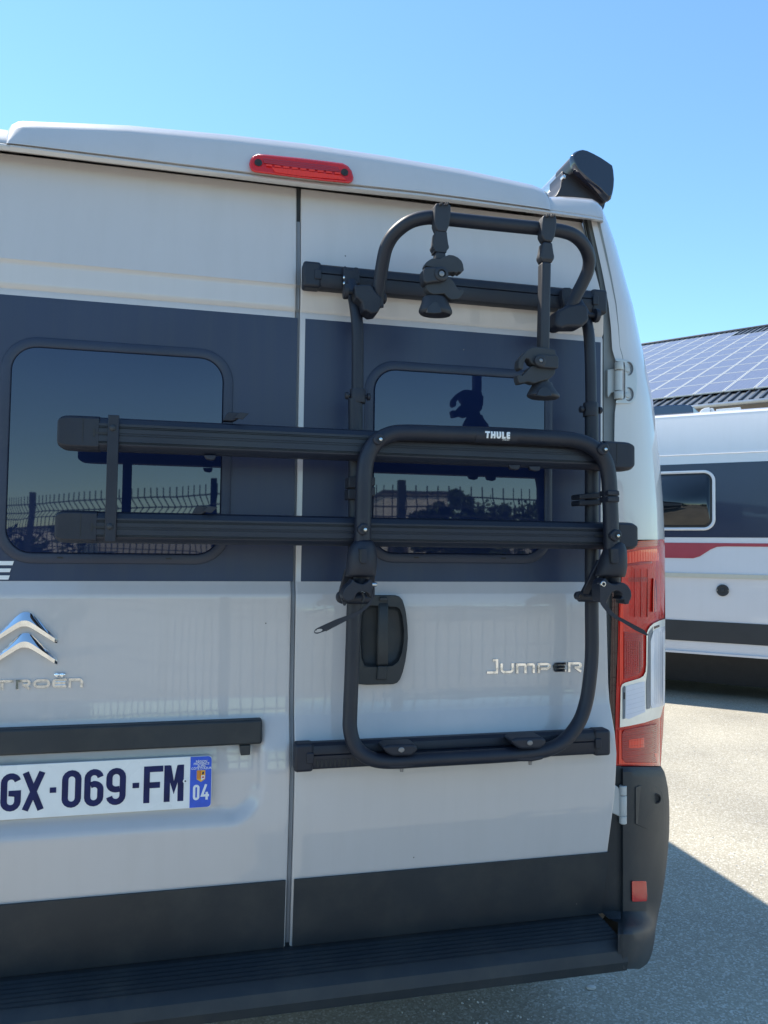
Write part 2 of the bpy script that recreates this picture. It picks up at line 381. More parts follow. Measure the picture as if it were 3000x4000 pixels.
# ---- corner pillar surface: silhouette of the body's right edge in pixels
sil = [(817, 2353), (871, 2376), (952, 2405), (1100, 2446), (1200, 2475), (1333, 2502), (1420, 2522), (1566, 2551), (1770, 2575), (1973, 2591), (2108, 2597),
       (2421, 2599), (2747, 2592), (2991, 2580)]
def silx(py): return lerp([a for a, b in sil], [b for a, b in sil], py)
seam = [(817, 2300), (857, 2308), (1062, 2353), (1182, 2376), (1280, 2387), (1363, 2391), (1400, 2402), (1440, 2408), (1572, 2408), (1600, 2402), (1700, 2400), (2108, 2398), (2335, 2388), (2667, 2382), (2857, 2378), (3000, 2380)]
def seamx(py): return lerp([a for a, b in seam], [b for a, b in seam], py)
def ycorner(u, d=.17): u = max(0, min(.9995, u)); return .012+d*(1-(1-u**2.8)**(1/2.8))*.9+.02*u
def cornerP(px, py, out=0.0, x0=None):
    s0 = x0 if x0 is not None else 2380; u = (px-s0)/(silx(py)-s0+.5); return P(px, py, ycorner(u)-out)
def corner_grid(py0, py1, leftf, out=0.0, n=14, step=35, uspan=(0, 1)):
    rv = []; m = max(2, int((py1-py0)/step))
    for i in range(m+1):
        py = py0+(py1-py0)*i/m; a = leftf(py); b = silx(py); r = []
        r.append(P(a, py, .05))
        for k in range(n+1):
            t = 1-(1-k/n)**2.2; px = a+(b-a)*t; u = (px-a)/(b-a+.5)
            r.append(P(px, py, ycorner(u)-out))
        e = r[-1]; r.append(Vector((e.x+.004, e.y+.12, e.z))); r.append(Vector((e.x+.004, 5.6, e.z)))
        rv.append(r)
    return rv
pil = MB(); pil.grid(corner_grid(800, 2108, seamx)); obj('corner_pillar', pil, M_paint, van, ang=60, label='right corner pillar')
# recessed channel between door edge and pillar
mb = MB(); rv = []
for py in [850, 900, 1000, 1100, 1200, 1300, 1363, 1400, 1440, 1500, 1572, 1600, 1700, 1900, 2108, 2335, 2667, 3000, 3250, 3560]:
    z = ZR(2360, py); xa = xedge(z)-.002; b = P(seamx(min(py, 2990)), py, .05)
    rv.append([Vector((xa, .024, z)), Vector((xa+.008, .026, z)), Vector((b.x-.006, .024, b.z)), Vector((b.x+.004, .018, b.z))])
mb.grid(rv); obj('door_channel', mb, M_jamb, van, ang=80)
mb = MB(); rv = []
for py in [852, 900, 1000, 1100, 1200, 1300, 1400, 1500, 1700, 2108, 2335, 2667, 3000, 3250, 3540]:
    z = ZR(2360, py); xa = xedge(z)
    rv.append([Vector((xa+.0005, .03, z)), Vector((xa+.001, .017, z)), Vector((xa+.005, .017, z)), Vector((xa+.006, .04, z))])
mb.grid(rv); obj('door_gasket', mb, M_gap, van, ang=80)

# ---- roof header / spoiler
Tpts = [(25, 545), (28, 512), (45, 488), (70, 476), (90, 473), (298, 481), (506, 490), (904, 527), (1202, 562), (1500, 608), (1800, 660), (1982, 700), (2080, 722), (2115, 737), (2135, 752), (2146, 768), (2152, 800)]
TX = [a for a, b in Tpts]; TY = [b for a, b in Tpts]
L1x = [-300, 0, 1175, 1500, 1687, 2121, 2311, 2345]; L1y = [526, 559, 706, 740, 760, 818, 846, 852]
L2x = [-300, 0, 1175, 1500, 1687, 2121, 2302, 2345]; L2y = [548, 588, 731, 765, 784, 838, 860, 868]
def yhead(v): return -.014+.034*max(0, v)**1.4+.022*ss(.86, 1.0, v)
def head_rows(px, top, d=.0):
    l1 = lerp(L1x, L1y, px); l2 = lerp(L2x, L2y, px)
    c = [P(px, l2, .06), P(px, l2, -.004), P(px, l2-4, -.014), P(px, l1+8, -.020), P(px, l1+2, -.019), P(px, l1-1, -.012)]
    for v in (.06, .15, .3, .45, .6, .72, .82, .9, .96, 1.0): c.append(P(px, l1+(top-l1)*v, yhead(v)-d*(0 if v == 0 else 1)))
    e = c[-1]; c.append(Vector((e.x, e.y+.05, e.z+.012))); c.append(Vector((e.x, e.y+.4, e.z+.03))); c.append(Vector((e.x, 4.5, e.z+.03)))
    return c
mb = MB(); cols = []
pxs = [25, 28, 34, 45, 56, 70, 90, 150, 298, 420, 506, 700, 904, 1050, 1202, 1350, 1500, 1650, 1800, 1900, 1982, 2040, 2080, 2100, 2115, 2127, 2135, 2142, 2147, 2151]
for px in pxs: cols.append(head_rows(px, lerp(TX, TY, px), .008))
mb.grid(cols)
obj('roof_spoiler', mb, M_paint, van, ang=55, label='raised roof edge above the rear doors')
def corner_top(px): return lerp([2120, 2200, 2260, 2314, 2335, 2350, 2358], [770, 768, 771, 778, 791, 808, 830], px)
mb = MB(); mb.grid([head_rows(px, corner_top(px)) for px in [2120, 2160, 2200, 2240, 2280, 2300, 2314, 2325, 2335, 2343, 2350, 2356]])
obj('roof_corner', mb, M_paint, van, ang=60)
mb = MB(); mb.grid([head_rows(px, lerp([-900, -300, -20, 0, 40], [520, 500, 500, 504, 510], px)) for px in [-700, -500, -300, -150, -40, 0, 20, 40]])
obj('roof_corner', mb, M_paint, van, ang=60)
# side gutter lip at the end of the ledge
# main body hull (behind the doors), mirrored left corner
hull = MB()
prof = []
zt = P(1200, 562, .19).z
for x, z in [(1.215, .40), (1.235, .75), (1.235, 1.45), (1.20, 1.95), (1.13, 2.30), (1.07, 2.40), (.9, zt-.05), (.205, zt+.02)]: prof.append((x, z))
prof = prof+[(2*XC-x, z) for x, z in prof[::-1][1:]]
rings = [[Vector((XC+(x-XC)*s, y, z0)) for x, z0 in prof] for y, s in ((.26, .985), (.5, .99), (3.4, .99), (4.4, .97))]
hull.loft(rings, True, True)
obj('body_shell', hull, M_paint, van, ang=40)
hood = MB()
rings = [[Vector((XC+(x-XC)*s, y, min(z0, zm))) for x, z0 in prof] for y, s, zm in ((4.38, .96, 2.5), (4.9, .9, 1.7), (5.5, .85, 1.2), (5.8, .7, .9))]
hood.loft(rings, True, True); obj('bonnet', hood, M_paint, van, ang=30)
back = MB(); back.loft([[Vector((.205-(xedge(z)+.01-.205), .055, z)), Vector((xedge(z)+.01, .055, z)), Vector((xedge(z)+.01, .24, z)), Vector((.205-(xedge(z)+.01-.205), .24, z))] for z in (.5, .8, 1.2, 1.6, 1.95, 2.1, 2.26)], True, True); obj('door_opening', back, M_gap, van)
lp = MB(); gp = corner_grid(860, 3560, lambda py: 2380, n=10)
lp.grid([[Vector((2*XC-p.x-.0, p.y, p.z)) for p in r] for r in gp]); obj('corner_pillar', lp, M_paint, van, ang=60, label='left corner pillar')
for x, y in ((1.10, .95), (-.69, .95), (1.10, 4.75), (-.69, 4.75)):
    wm = MB(); s = 1 if x > XC else -1
    wm.lathe((x, y, .345), [(.20, -.10), (.31, -.11), (.345, -.08), (.345, .08), (.31, .11), (.20, .10)], axis='x', seg=36)
    wt = obj('wheel', wm, M_tyre, van)
    rm = MB(); rm.lathe((x+s*.0, y, .345), [(.21, -.085), (.21, .085), (.19, .09), (.12, .05), (.05, .07), (.02, .07)], axis='x', seg=36); obj('rim', rm, M_rim, wt)

# ---- high brake light
def vhead(px, py):
    l1 = lerp(L1x, L1y, px); t = lerp(TX, TY, px); return (py-l1)/(t-l1)
def brake_outline(pts, dy):
    return [P(x, y, yhead(max(0, vhead(x, y)))-.008-dy) for x, y in pts]
ol = crop(.904, 0, 400, [(1076, 268), (1080, 248), (1092, 232), (1112, 222), (1150, 225), (1300, 240), (1480, 262), (1505, 274), (1520, 296), (1528, 325), (1524, 344), (1505, 350), (1400, 340), (1300, 328), (1100, 302), (1082, 292)])
bl = MB(); f = brake_outline(ol, .013); bk = brake_outline(ol, -.012); bl.prism(f, bk)
brk = obj('brake_light', bl, M_lred, van, bevel=.005, segs=3, label='long red brake light above the door seam')
inn = crop(.904, 0, 400, [(1135, 240), (1300, 258), (1462, 280), (1470, 300), (1300, 285), (1140, 262)])
mb = MB(); mb.prism(brake_outline(inn, .0145), brake_outline(inn, .01)); obj('led_strip', mb, M_lred2, brk, bevel=.0004)
inn = crop(.904, 0, 400, [(1175, 281), (1300, 293), (1472, 316), (1500, 335), (1300, 318), (1190, 302)])
mb = MB(); mb.prism(brake_outline(inn, .0143), brake_outline(inn, .01)); obj('reflector_strip', mb, M_lredb, brk, bevel=.0004)
for k in range(9):
    a = 1150+k*37; q = crop(.904, 0, 400, [(a, 266+ (a-1150)*.115), (a+26, 269+(a-1150)*.115), (a+26, 277+(a-1150)*.115), (a, 274+(a-1150)*.115)])
    mb = MB(); mb.prism(brake_outline(q, .0150), brake_outline(q, .012)); obj('led_facet', mb, M_lredb, brk, bevel=.0003)
for cx, cy in ((1116, 261), (1489, 303)):
    c = brake_outline(crop(.904, 0, 400, [(cx, cy)]), .014)[0]
    mb = MB(); mb.lathe(c, [(.0085, .006), (.0085, -.002), (.006, -.0028), (.002, -.001)], axis='y', seg=16); obj('screw', mb, M_gap, brk)

# ---- windows
def window(door, outer, gl, yb, nm):
    ZWo = outer; out = [Vector((x, yb, z)) for x, z in rrect(*outer)]
    mb = MB(); rings = []
    def ring(ins, y):
        x0, z0, x1, z1, r = outer; return [Vector((x, y, z)) for x, z in rrect(x0+ins, z0+ins, x1-ins, z1-ins, r-ins)]
    rings = [ring(0, yb+.006), ring(0, yb-.0020), ring(.002, yb-.0036), ring(.012, yb-.0044), ring(.019, yb-.0044), ring(.0215, yb-.0034), ring(.023, yb+.001)]
    mb.loft(rings, True, False); obj('window_frame', mb, M_wframe, door, ang=60)
    mb = MB(); x0, z0, x1, z1, r = outer
    rr = [ring(.0225, yb-.0015), ring(.024, yb-.0052)]; n = len(rr[0]); rr2 = []
    for f_ in (.88, .6, .3):
        cx, cz = (x0+x1)/2, (z0+z1)/2; rr.append([Vector((cx+(p.x-cx)*f_, yb-.0056-.0003*(1-f_*f_), cz+(p.z-cz)*f_)) for p in rr[1]])
    rr.append([Vector((cx+(p.x-cx)*.02, yb-.0059, cz+(p.z-cz)*.02)) for p in rr[1]])
    mb.loft(rr, True, False); mb.f.append(tuple(range(len(mb.v)-n, len(mb.v))))
    obj('window_pane', mb, M_pane, door, ang=60)
    for fx in (.27, .73):
        xx = x0+(x1-x0)*fx; mb = MB(); mb.box((xx-.006, yb-.0050, z0+.011), (xx+.006, yb-.002, z0+.0145)); obj('drain_slot', mb, M_gap, door)
yb = .009
q = lambda a, b: P(a, b, yb-.01)
wl = (q(-12, 1700).x, ZR(460, 2203, yb-.01), q(909, 1600).x, ZR(759, 1356, yb-.01), .075)
wr = (q(1426, 1700).x, ZR(1800, 2200, yb-.01), q(2163, 1800).x, ZR(1800, 1425, yb-.01), .075)
window(ld, wl, None, yb, 'l'); window(rd, wr, None, yb, 'r')

# ---- plate handle bar, latch, number plate
mb = MB(); x1 = P(1025, 2860, -.045).x; z1 = ZR(1025, 2815, -.045); z0 = ZR(1022, 2911, -.045)
yy = yprof((z0+z1)/2)
mb.box((RX0-.01, yy-.016, z0), (x1, yy+.03, z1)); obj('grip_bar', mb, M_plast, ld, bevel=.005, segs=3, label='black grip bar above the number plate')
plate('latch', [(935, 2912), (979, 2910), (977, 2950), (940, 2952)], yy-.010, yy+.02, M_plast, ld, bevel=.002)
ypl = yprof(ZR(600, 3050))+.012
px1 = P(828, 3000, ypl).x; pz1 = ZR(828, 2951, ypl); pz0 = pz1-.111; px0 = px1-.520
npl = MB(); f = [Vector((x, ypl, z)) for x, z in rrect(px0, pz0, px1, pz1, .008)]; npl.prism(f, [p+Vector((0, .003, 0)) for p in f])
np_ = obj('number_plate', npl, M_white, van, bevel=.0008, label='white number plate with blue end bands')
def flat(name, outline, y, th, m, parent, **k):
    mb = MB(); f = [Vector((x, y-th, z)) for x, z in outline]; mb.prism(f, [p+Vector((0, th, 0)) for p in f]); return obj(name, mb, m, parent, **k)
bx0 = px1-.046
rr = [p for p in rrect(bx0-.02, pz0+.001, px1-.001, pz1-.001, .008)]; rr = [(max(x, bx0), z) for x, z in rr]
seen = []; [seen.append(p) for p in rr if p not in seen]
flat('region_band', seen, ypl-.0002, .0005, M_pblue, np_, smooth=False)
rr = [(min(x, px0+.046), z) for x, z in rrect(px0+.001, pz0+.001, px0+.066, pz1-.001, .008)]
seen = []; [seen.append(p) for p in rr if p not in seen]
flat('country_band', seen, ypl-.0002, .0005, M_pblue, np_, smooth=False)

# stroke lettering ------------------------------------------------------------
def arc(cx, cy, rx, ry, a0, a1, n=8): return [(cx+rx*cos(radians(a0+(a1-a0)*k/n)), cy+ry*sin(radians(a0+(a1-a0)*k/n))) for k in range(n+1)]
def ribbon(mb, pts, w, h, closed=False, ch=.3, sub=0):
    pts = [Vector(p).to_2d() for p in pts]; 
    q = [pts[0]]
    for p in pts[1:]:
        if (p-q[-1]).length > 1e-6: q.append(p)
    pts = q
    if closed and (pts[0]-pts[-1]).length < 1e-6: pts.pop()
    if sub:
        q = [pts[0]]
        for p in pts[1:]:
            k = max(1, int(math.ceil((p-q[-1]).length/sub))); a = q[-1]; q += [a.lerp(p, j/k) for j in range(1, k+1)]
        pts = q
    n = len(pts); rings = []
    for i in range(n):
        a = pts[(i-1) % n] if closed or i > 0 else None; b = pts[(i+1) % n] if closed or i < n-1 else None
        d1 = (pts[i]-a).normalized() if a is not None else (b-pts[i]).normalized()
        d2 = (b-pts[i]).normalized() if b is not None else d1
        n1 = Vector((-d1.y, d1.x)); n2 = Vector((-d2.y, d2.x)); m = (n1+n2)
        m = m.normalized() if m.length > 1e-6 else n1
        k = 1/max(.45, m.dot(n1)); ww = w/2*k
        sec = [(-1, 0), (-1, h*.45), (-1+ch, h), (1-ch, h), (1, h*.45), (1, 0)] if ch else [(-1, 0), (-1, h), (1, h), (1, 0)]
        rings.append([Vector((pts[i].x+m.x*ww*s, pts[i].y+m.y*ww*s, t)) for s, t in sec])
    if closed: rings.append(rings[0])
    mb.loft(rings, True, not closed)
def glyph(ch, W, H, t):                 # strokes in a W x H box, t = stroke width
    a = t/2; L, Rr, B, T = a, W-a, a, H-a; m = H/2; r = min(W, H)*.28
    rx = (W-t)/2
    G = {
     'T': [[(0, T), (W, T)], [(W/2, T-a), (W/2, 0)]],
     'R': [[(L, 0), (L, T), (Rr-r, T)]+arc(Rr-r, T-r*.75, r, r*.75, 90, -90)+[(W*.45, T-1.5*r)], [(W*.52, T-1.5*r), (W-a*.9, 0)]],
     'O': [arc(r*1.3+a, H-a-r, r*1.3, r, 90, 180)+arc(r*1.3+a, a+r, r*1.3, r, 180, 270)+arc(W-a-r*1.3, a+r, r*1.3, r, -90, 0)+arc(W-a-r*1.3, H-a-r, r*1.3, r, 0, 90)+['c']],
     'C': [[(W, T)]+arc(r*1.3+a, H-a-r, r*1.3, r, 90, 180)+arc(r*1.3+a, a+r, r*1.3, r, 180, 270)+[(W, B)]],
     'I': [[(a, 0), (a, H)]],
     'E': [[(W, T)]+arc(L+r*.6, T-r*.6, r*.6, r*.6, 90, 180, 5)+arc(L+r*.6, B+r*.6, r*.6, r*.6, 180, 270, 5)+[(W, B)], [(L, m), (W*.93, m)]],
     'n': [[(L, 0), (L, T), (Rr-r, T)]+arc(Rr-r, T-r, r, r, 90, 0)+[(Rr, 0)]],
     'U': [[(L, H), (L, B+r)]+arc(L+r, B+r, r, r, 180, 270)+arc(Rr-r, B+r, r, r, -90, 0)+[(Rr, H)]],
     'm': [[(L, 0), (L, T), (W/2-r*.4, T)]+arc(W/2-r*.4, T-r*.4, r*.4, r*.4, 90, 0, 4)+[(W/2, 0)], [(W/2+a, T), (Rr-r*.6, T)]+arc(Rr-r*.6, T-r*.6, r*.6, r*.6, 90, 0, 5)+[(Rr, 0)]],
     'P': [[(L, 0), (L, T), (Rr-r, T)]+arc(Rr-r, T-r*.8, r, r*.8, 90, -90)+[(L+a, T-1.6*r)]],
     'J': [[(-W*.9, B), (Rr, B), (Rr, H*1.32), (W*.05, H*1.32)]],
     # number plate
     'G': [arc(W/2, H-a-rx, rx, rx, 15, 180)+arc(W/2, a+rx, rx, rx, 180, 360)+[(Rr, H*.46), (W*.55, H*.46), (W*.55, H*.40)]],
     'X': [[(W*.12, H), (W-a*1.1, 0)], [(W-a*.9, H), (a*.9, 0)]],
     '-': [[(0, H/2), (W, H/2)]],
     '0': [arc(W/2, H-a-rx, rx, rx, 0, 180)+arc(W/2, a+rx, rx, rx, 180, 360)+['c']],
     '6': [arc(W/2, H-a-rx, rx, rx, 10, 180)+[(L, a+rx)]+arc(W/2, a+rx, rx, rx, 180, 360)+[(Rr, H*.60-rx*.9)]+arc(W/2, H*.60-rx*.9, rx, rx*.9, 0, 90)+[(L+a, H*.57)]],
     '9': [arc(W/2, a+rx, rx, rx, 190, 360)+[(Rr, H-a-rx)]+arc(W/2, H-a-rx, rx, rx, 0, 180)+[(L, H*.42+rx*.9)]+arc(W/2, H*.42+rx*.9, rx, rx*.9, 180, 270)+[(Rr-a, H*.43)]],
     'F': [[(L, 0), (L, T), (W, T)], [(L+a, H*.48), (W*.85, H*.48)]],
     'M': [[(L, 0), (L, H)], [(L+a*.3, H*.97), (W/2, H*.38), (Rr-a*.3, H*.97)], [(Rr, H), (Rr, 0)]],
     'H': [[(L, 0), (L, H)], [(Rr, 0), (Rr, H)], [(L, m), (Rr, m)]],
     'L': [[(L, H), (L, B), (W, B)]],
     '4': [[(W*.62, H), (L, H*.28), (W, H*.28)], [(W*.72, H*.50), (W*.72, 0)]],
    }
    return G[ch]
def letter(ch, W, H, t, h, cham=.3, sub=0):
    mb = MB(); e = 0
    for s in glyph(ch, W, H, t):
        cl = s[-1] == 'c'; s = [p for p in s if p != 'c']
        ribbon(mb, s, t, h+e, cl, cham, sub); e -= h*.04+.00002
    return mb
def put(mb, x, y, z): mb.v = [Vector((x+v.x, y-v.z, z+v.y)) for v in mb.v]; return mb
def text_mb(s, size, align='CENTER', ext=0.0002, shear=0.0, sp=1.0):
    cu_ = bpy.data.curves.new('t', 'FONT'); cu_.body = s; cu_.size = size; cu_.align_x = align; cu_.resolution_u = 4; cu_.extrude = ext; cu_.shear = shear; cu_.space_character = sp
    cu_.offset = size*.012
    o = bpy.data.objects.new('t', cu_); col.objects.link(o); dg = bpy.context.evaluated_depsgraph_get(); dg.update()
    me = o.evaluated_get(dg).to_mesh(); mb = MB(); mb.add([v.co.copy() for v in me.vertices], [tuple(p.vertices) for p in me.polygons])
    o.evaluated_get(dg).to_mesh_clear(); bpy.data.objects.remove(o); bpy.data.curves.remove(cu_); return mb

K5 = .7233
H_ = .0775; tb = .0125; zb = pz0+.017
for ch, a, b in [('G', 5, 115), ('X', 123, 243), ('-', 270, 305), ('0', 335, 440), ('6', 456, 560), ('9', 574, 680), ('-', 716, 752), ('F', 776, 880), ('M', 886, 992)]:
    xa = P(a*K5, 3060, ypl).x; xb = P(b*K5, 3060, ypl).x
    if ch == '-':
        put_ = letter('-', xb-xa, .012, .011, .0006, 0); obj('dash', put(put_, xa, ypl-.0002, zb+H_*.42), M_ink, np_, smooth=False)
    else: obj('character', put(letter(ch, xb-xa, H_, tb, .0006, 0), xa, ypl-.0002, zb), M_ink, np_, smooth=False)
for ch, a, b in [('0', 1043, 1078), ('4', 1086, 1130)]:
    xa = P(a*K5, 3060, ypl).x; xb = P(b*K5, 3060, ypl).x
    obj('character', put(letter(ch, xb-xa, .033, .005, .0005, 0), xa, ypl-.0009, pz0+.017), M_pwhite, np_, smooth=False)
bc = (bx0+px1)/2
for i, s in enumerate(['RÉGION', 'PROVENCE', 'ALPES', 'CÔTE D\u2019AZUR']):
    obj('region_text', put(text_mb(s, .0066), bc+.0005, ypl-.0009, pz1-.0135-i*.0050), M_pwhite, np_, smooth=False)
sx0, sx1, sz1 = bc-.009, bc+.009, pz1-.0305
flat('crest', [(sx0, sz1-.019), (bc, sz1-.025), (sx1, sz1-.019), (sx1, sz1), (sx0, sz1)], ypl-.0008, .0003, M_yel, np_, smooth=False)
for k in range(3): flat('crest_stripe', [(sx0+.0015+k*.0028, sz1-.018), (sx0+.0028+k*.0028, sz1-.018), (sx0+.0028+k*.0028, sz1-.001), (sx0+.0015+k*.0028, sz1-.001)], ypl-.0011, .0002, M_red, np_, smooth=False)
flat('crest_field', [(bc+.0005, sz1-.0215), (sx1-.0012, sz1-.018), (sx1-.0012, sz1-.011), (bc+.0005, sz1-.011)], ypl-.0011, .0002, M_pwhite, np_, smooth=False)
flat('crest_emblem', [(bc+.002, sz1-.017), (bc+.0065, sz1-.0165), (bc+.006, sz1-.013), (bc+.003, sz1-.013)], ypl-.0013, .0002, M_red, np_, smooth=False)
flat('crest_emblem', [(bc+.002, sz1-.0085), (bc+.0045, sz1-.0095), (bc+.0068, sz1-.006), (bc+.005, sz1-.0025), (bc+.0025, sz1-.004)], ypl-.0011, .0002, M_ink, np_, smooth=False)
sc = P(1001*K5, 2300+1038*K5, ypl); mb = MB(); mb.lathe(sc, [(.0052, .001), (.0052, -.001), (.002, -.0012)], axis='y', seg=18); obj('plate_screw', mb, M_white, np_)
mb = MB(); mb.lathe(sc+Vector((0, -.0013, 0)), [(.0018, .0008), (.0018, -.0002)], axis='y', seg=10); obj('plate_screw_core', mb, M_gap, np_)

# chrome chevrons and lettering on the left door
K8 = .4068
def chev(dy):
    half_o = [(250, 95), (275, 97), (300, 108), (330, 133), (390, 187), (450, 240), (510, 292), (545, 325), (556, 345)]
    half_r = [(250, 176), (272, 178), (296, 186), (326, 203), (386, 243), (446, 285), (500, 322), (535, 348), (555, 372)]
    half_i = [(250, 236), (270, 236), (292, 243), (320, 256), (380, 292), (440, 329), (495, 364), (530, 388), (552, 402)]
    full = lambda h: [(500-x, y) for x, y in h[::-1][:-1]]+h
    mb = MB(); yo = -.006; rv = []
    z = lambda p: P(K8*p[0], 2350+K8*(p[1]+dy), yo)
    # keep it level and symmetrical: use the right half's measures, mirrored in the world
    c = z((250, 95)).x
    hr = [[z(p) for p in h] for h in (half_o, half_r, half_i)]
    rows_ = []
    for i in range(len(half_o)):
        o_, r_, i_ = hr[0][i], hr[1][i], hr[2][i]; e = .3 if i == len(half_o)-1 else (.8 if i == len(half_o)-2 else 1)
        rows_.append([Vector((o_.x, .0, o_.z)), Vector((o_.x, -.010*e, o_.z-.0008)), (o_*.55+r_*.45)+Vector((0, -.0085*e, 0)), Vector((r_.x, yo-.0125*e, r_.z)), Vector((r_.x*.85+i_.x*.15, yo-.0122*e, r_.z*.85+i_.z*.15)), Vector((i_.x*.6+r_.x*.4, yo-.0117*e, i_.z*.6+r_.z*.4)), Vector((i_.x, yo-.0108*e, i_.z+.0005)), Vector((i_.x, 0, i_.z))])
    left = [[Vector((2*c-p.x, p.y, p.z)) for p in r] for r in rows_[::-1][:-1]]
    mb.grid(left+rows_); mb.f.append(tuple(len(mb.v)-8+k for k in range(8))); mb.f.append(tuple(range(8)))
    return mb
obj('chevron', chev(0), M_chrome, ld, ang=28); obj('chevron', chev(201), M_chrome, ld, ang=28)
zb2 = ZR(K8*400, 2350+K8*831, -.006); zt2 = ZR(K8*400, 2350+K8*738, -.006); Hc = zt2-zb2
for ch, a, b in [('C', -300, -160), ('I', -130, -98), ('T', -84, 130), ('R', 150, 302), ('O', 318, 487), ('E', 500, 640), ('n', 656, 802)]:
    xa = P(a*K8, 2680, -.006).x; xb = P(b*K8, 2680, -.006).x
    obj('letter', put(letter(ch, xb-xa, Hc, .0070, .0038, .28), xa, -.0055, zb2), M_chrome, ld, ang=25)
for a in (547, 600):
    c = P(a*K8, 2350+702*K8, -.008); mb = MB(); mb.lathe(c, [(.0058, .003), (.0055, -.001), (.0035, -.0035), (.001, -.0042)], axis='y', seg=16, sx=1.15); obj('diaeresis_dot', mb, M_chrome, ld)
# chrome model word on the right door
KJ = .3918
zj0 = ZR(1750+KJ*900, 2450+KJ*452, -.006); zj1 = ZR(1750+KJ*900, 2450+KJ*350, -.006)
for ch, a, b in [('J', 438, 499), ('U', 515, 655), ('m', 670, 865), ('P', 884, 1024), ('E', 1040, 1170), ('R', 1189, 1334)]:
    xa = P(1750+KJ*a, 2630, -.006).x; xb = P(1750+KJ*b, 2630, -.006).x
    W = xb-xa
    mb = letter(ch, W, zj1-zj0, .0080 if ch != 'J' else .0076, .0040, .28)
    obj('letter', put(mb, xa, -.0055, zj0), M_chrome, rd, ang=25)
# white decal letter at the left of the window band
ec = lambda x, y: P(.9041*x, 1000+.9041*y, .008)
for k, (x0, x1, y0, y1) in enumerate([(-48, -4, 1318, 1398), (-22, 60, 1318, 1336), (-30, 48, 1350, 1366), (-38, 42, 1380, 1398)]):
    mb = MB(); p = [ec(x0+4, y0), ec(x1, y0), ec(x1-6, y1), ec(x0, y1)]; mb.prism([v+Vector((0, -.0002-.0001*(k == 0), 0)) for v in p], [v+Vector((0, .001, 0)) for v in p]); obj('decal_letter_bar', mb, M_vwhite, ld, smooth=False)

# ---- door handle on the right door
K4 = .3617
ho = crop(K4, 1200, 2100, [(520, 640), (560, 622), (960, 624), (1000, 638), (1030, 672), (1050, 730), (1070, 820), (1085, 950), (1090, 1080), (1082, 1200), (1062, 1340), (1036, 1450), (1005, 1530), (975, 1568), (930, 1585), (640, 1592), (560, 1585), (520, 1570), (500, 1540), (490, 1400), (486, 1080), (490, 800), (500, 670)])
hi_ = crop(K4, 1200, 2100, [(620, 760), (700, 735), (960, 750), (1000, 775), (1025, 850), (1042, 1000), (1040, 1120), (1020, 1240), (985, 1335), (930, 1378), (860, 1392), (680, 1392), (620, 1380), (590, 1300), (580, 1080), (590, 850)])
yh = -.010
hm = MB(); f = [P(x, y, yh-.012) for x, y in ho]; fh = [P(x, y, yh-.012) for x, y in hi_]
hm.holed(f, [fh], (0, .012, 0)); dh = obj('door_handle', hm, M_plast, rd, bevel=.0025, segs=2, label='black recessed door handle')
dm = MB(); n = len(fh); c = sum(fh, Vector())/n
rings = [fh]+[[c+(p-c)*s+Vector((0, d, 0)) for p in fh] for s, d in ((.985, .003), (.95, .0085), (.88, .0125), (.5, .0140), (.02, .0142))]
dm.loft(rings, True, False); obj('handle_dish', dm, M_plast, dh, ang=60)
gm = MB(); rings = []
for yy_, dep, wd in [(655, .0, 50), (690, -.010, 54), (760, -.019, 54), (900, -.024, 56), (1080, -.026, 58), (1250, -.024, 60), (1370, -.019, 60), (1385, -.014, 60)]:
    cx = 826 - (yy_-660)*.012; a = P(1200+K4*(cx-wd), 2100+K4*yy_, yh+dep); b = P(1200+K4*(cx+wd), 2100+K4*yy_, yh+dep)
    rings.append([Vector((a.x, a.y, a.z)), Vector((b.x, a.y, a.z)), Vector((b.x, a.y+.014, a.z)), Vector((a.x, a.y+.014, a.z))])
gm.loft(rings, True, True); obj('pull_grip', gm, M_plast, dh, bevel=.004, segs=3, ang=50)
plate('grip_mount', crop(K4, 1200, 2100, [(765, 1385), (868, 1385), (862, 1540), (750, 1540)]), yh-.018, yh, M_plast, dh)
plate('key_cover', crop(K4, 1200, 2100, [(785, 640), (870, 640), (878, 690), (778, 690)]), yh-.017, yh, M_plast, dh)

# ---- upper hinge
K6 = .1567
hp = lambda pts: crop(K6, 2300, 1350, pts)
brp = [(690, 330), (800, 335), (1000, 372), (1110, 430), (1160, 520), (1185, 620), (1205, 850), (1195, 1120), (1165, 1300), (1110, 1400), (1040, 1442), (700, 1450), (668, 1425), (672, 1380), (700, 1345), (880, 1330), (905, 1280), (905, 600), (890, 420), (720, 395), (665, 385), (665, 350)]
fo = [cornerP(x, y, .012) for x, y in hp(brp)]; fb = [cornerP(x, y, -.004) for x, y in hp(brp)]
mb = MB(); mb.prism(fo, fb); hg = obj('door_hinge', mb, M_hinge, van, bevel=.0025, segs=3, label='upper hinge of the right rear door')
for (a0, a1, b0, b1) in ((705, 900, 392, 592), (690, 898, 1122, 1320)):
    mb = MB(); a = P(*hp([(a0, b0)])[0], -.004); b = P(*hp([(a1, b1)])[0], -.004); r = (b.x-a.x)/2
    mb.lathe((a.x+r, .006, b.z), [(r*.97, 0), (r, .0008), (r, a.z-b.z-.0008), (r*.97, a.z-b.z)], seg=24); obj('hinge_knuckle', mb, M_hinge, hg)
mb = MB(); a = P(*hp([(715, 602)])[0], -.004); b = P(*hp([(868, 1108)])[0], -.004); r = (b.x-a.x)/2+.0004
mb.lathe((a.x+r, .008, b.z), [(r, 0), (r, a.z-b.z)], seg=24)
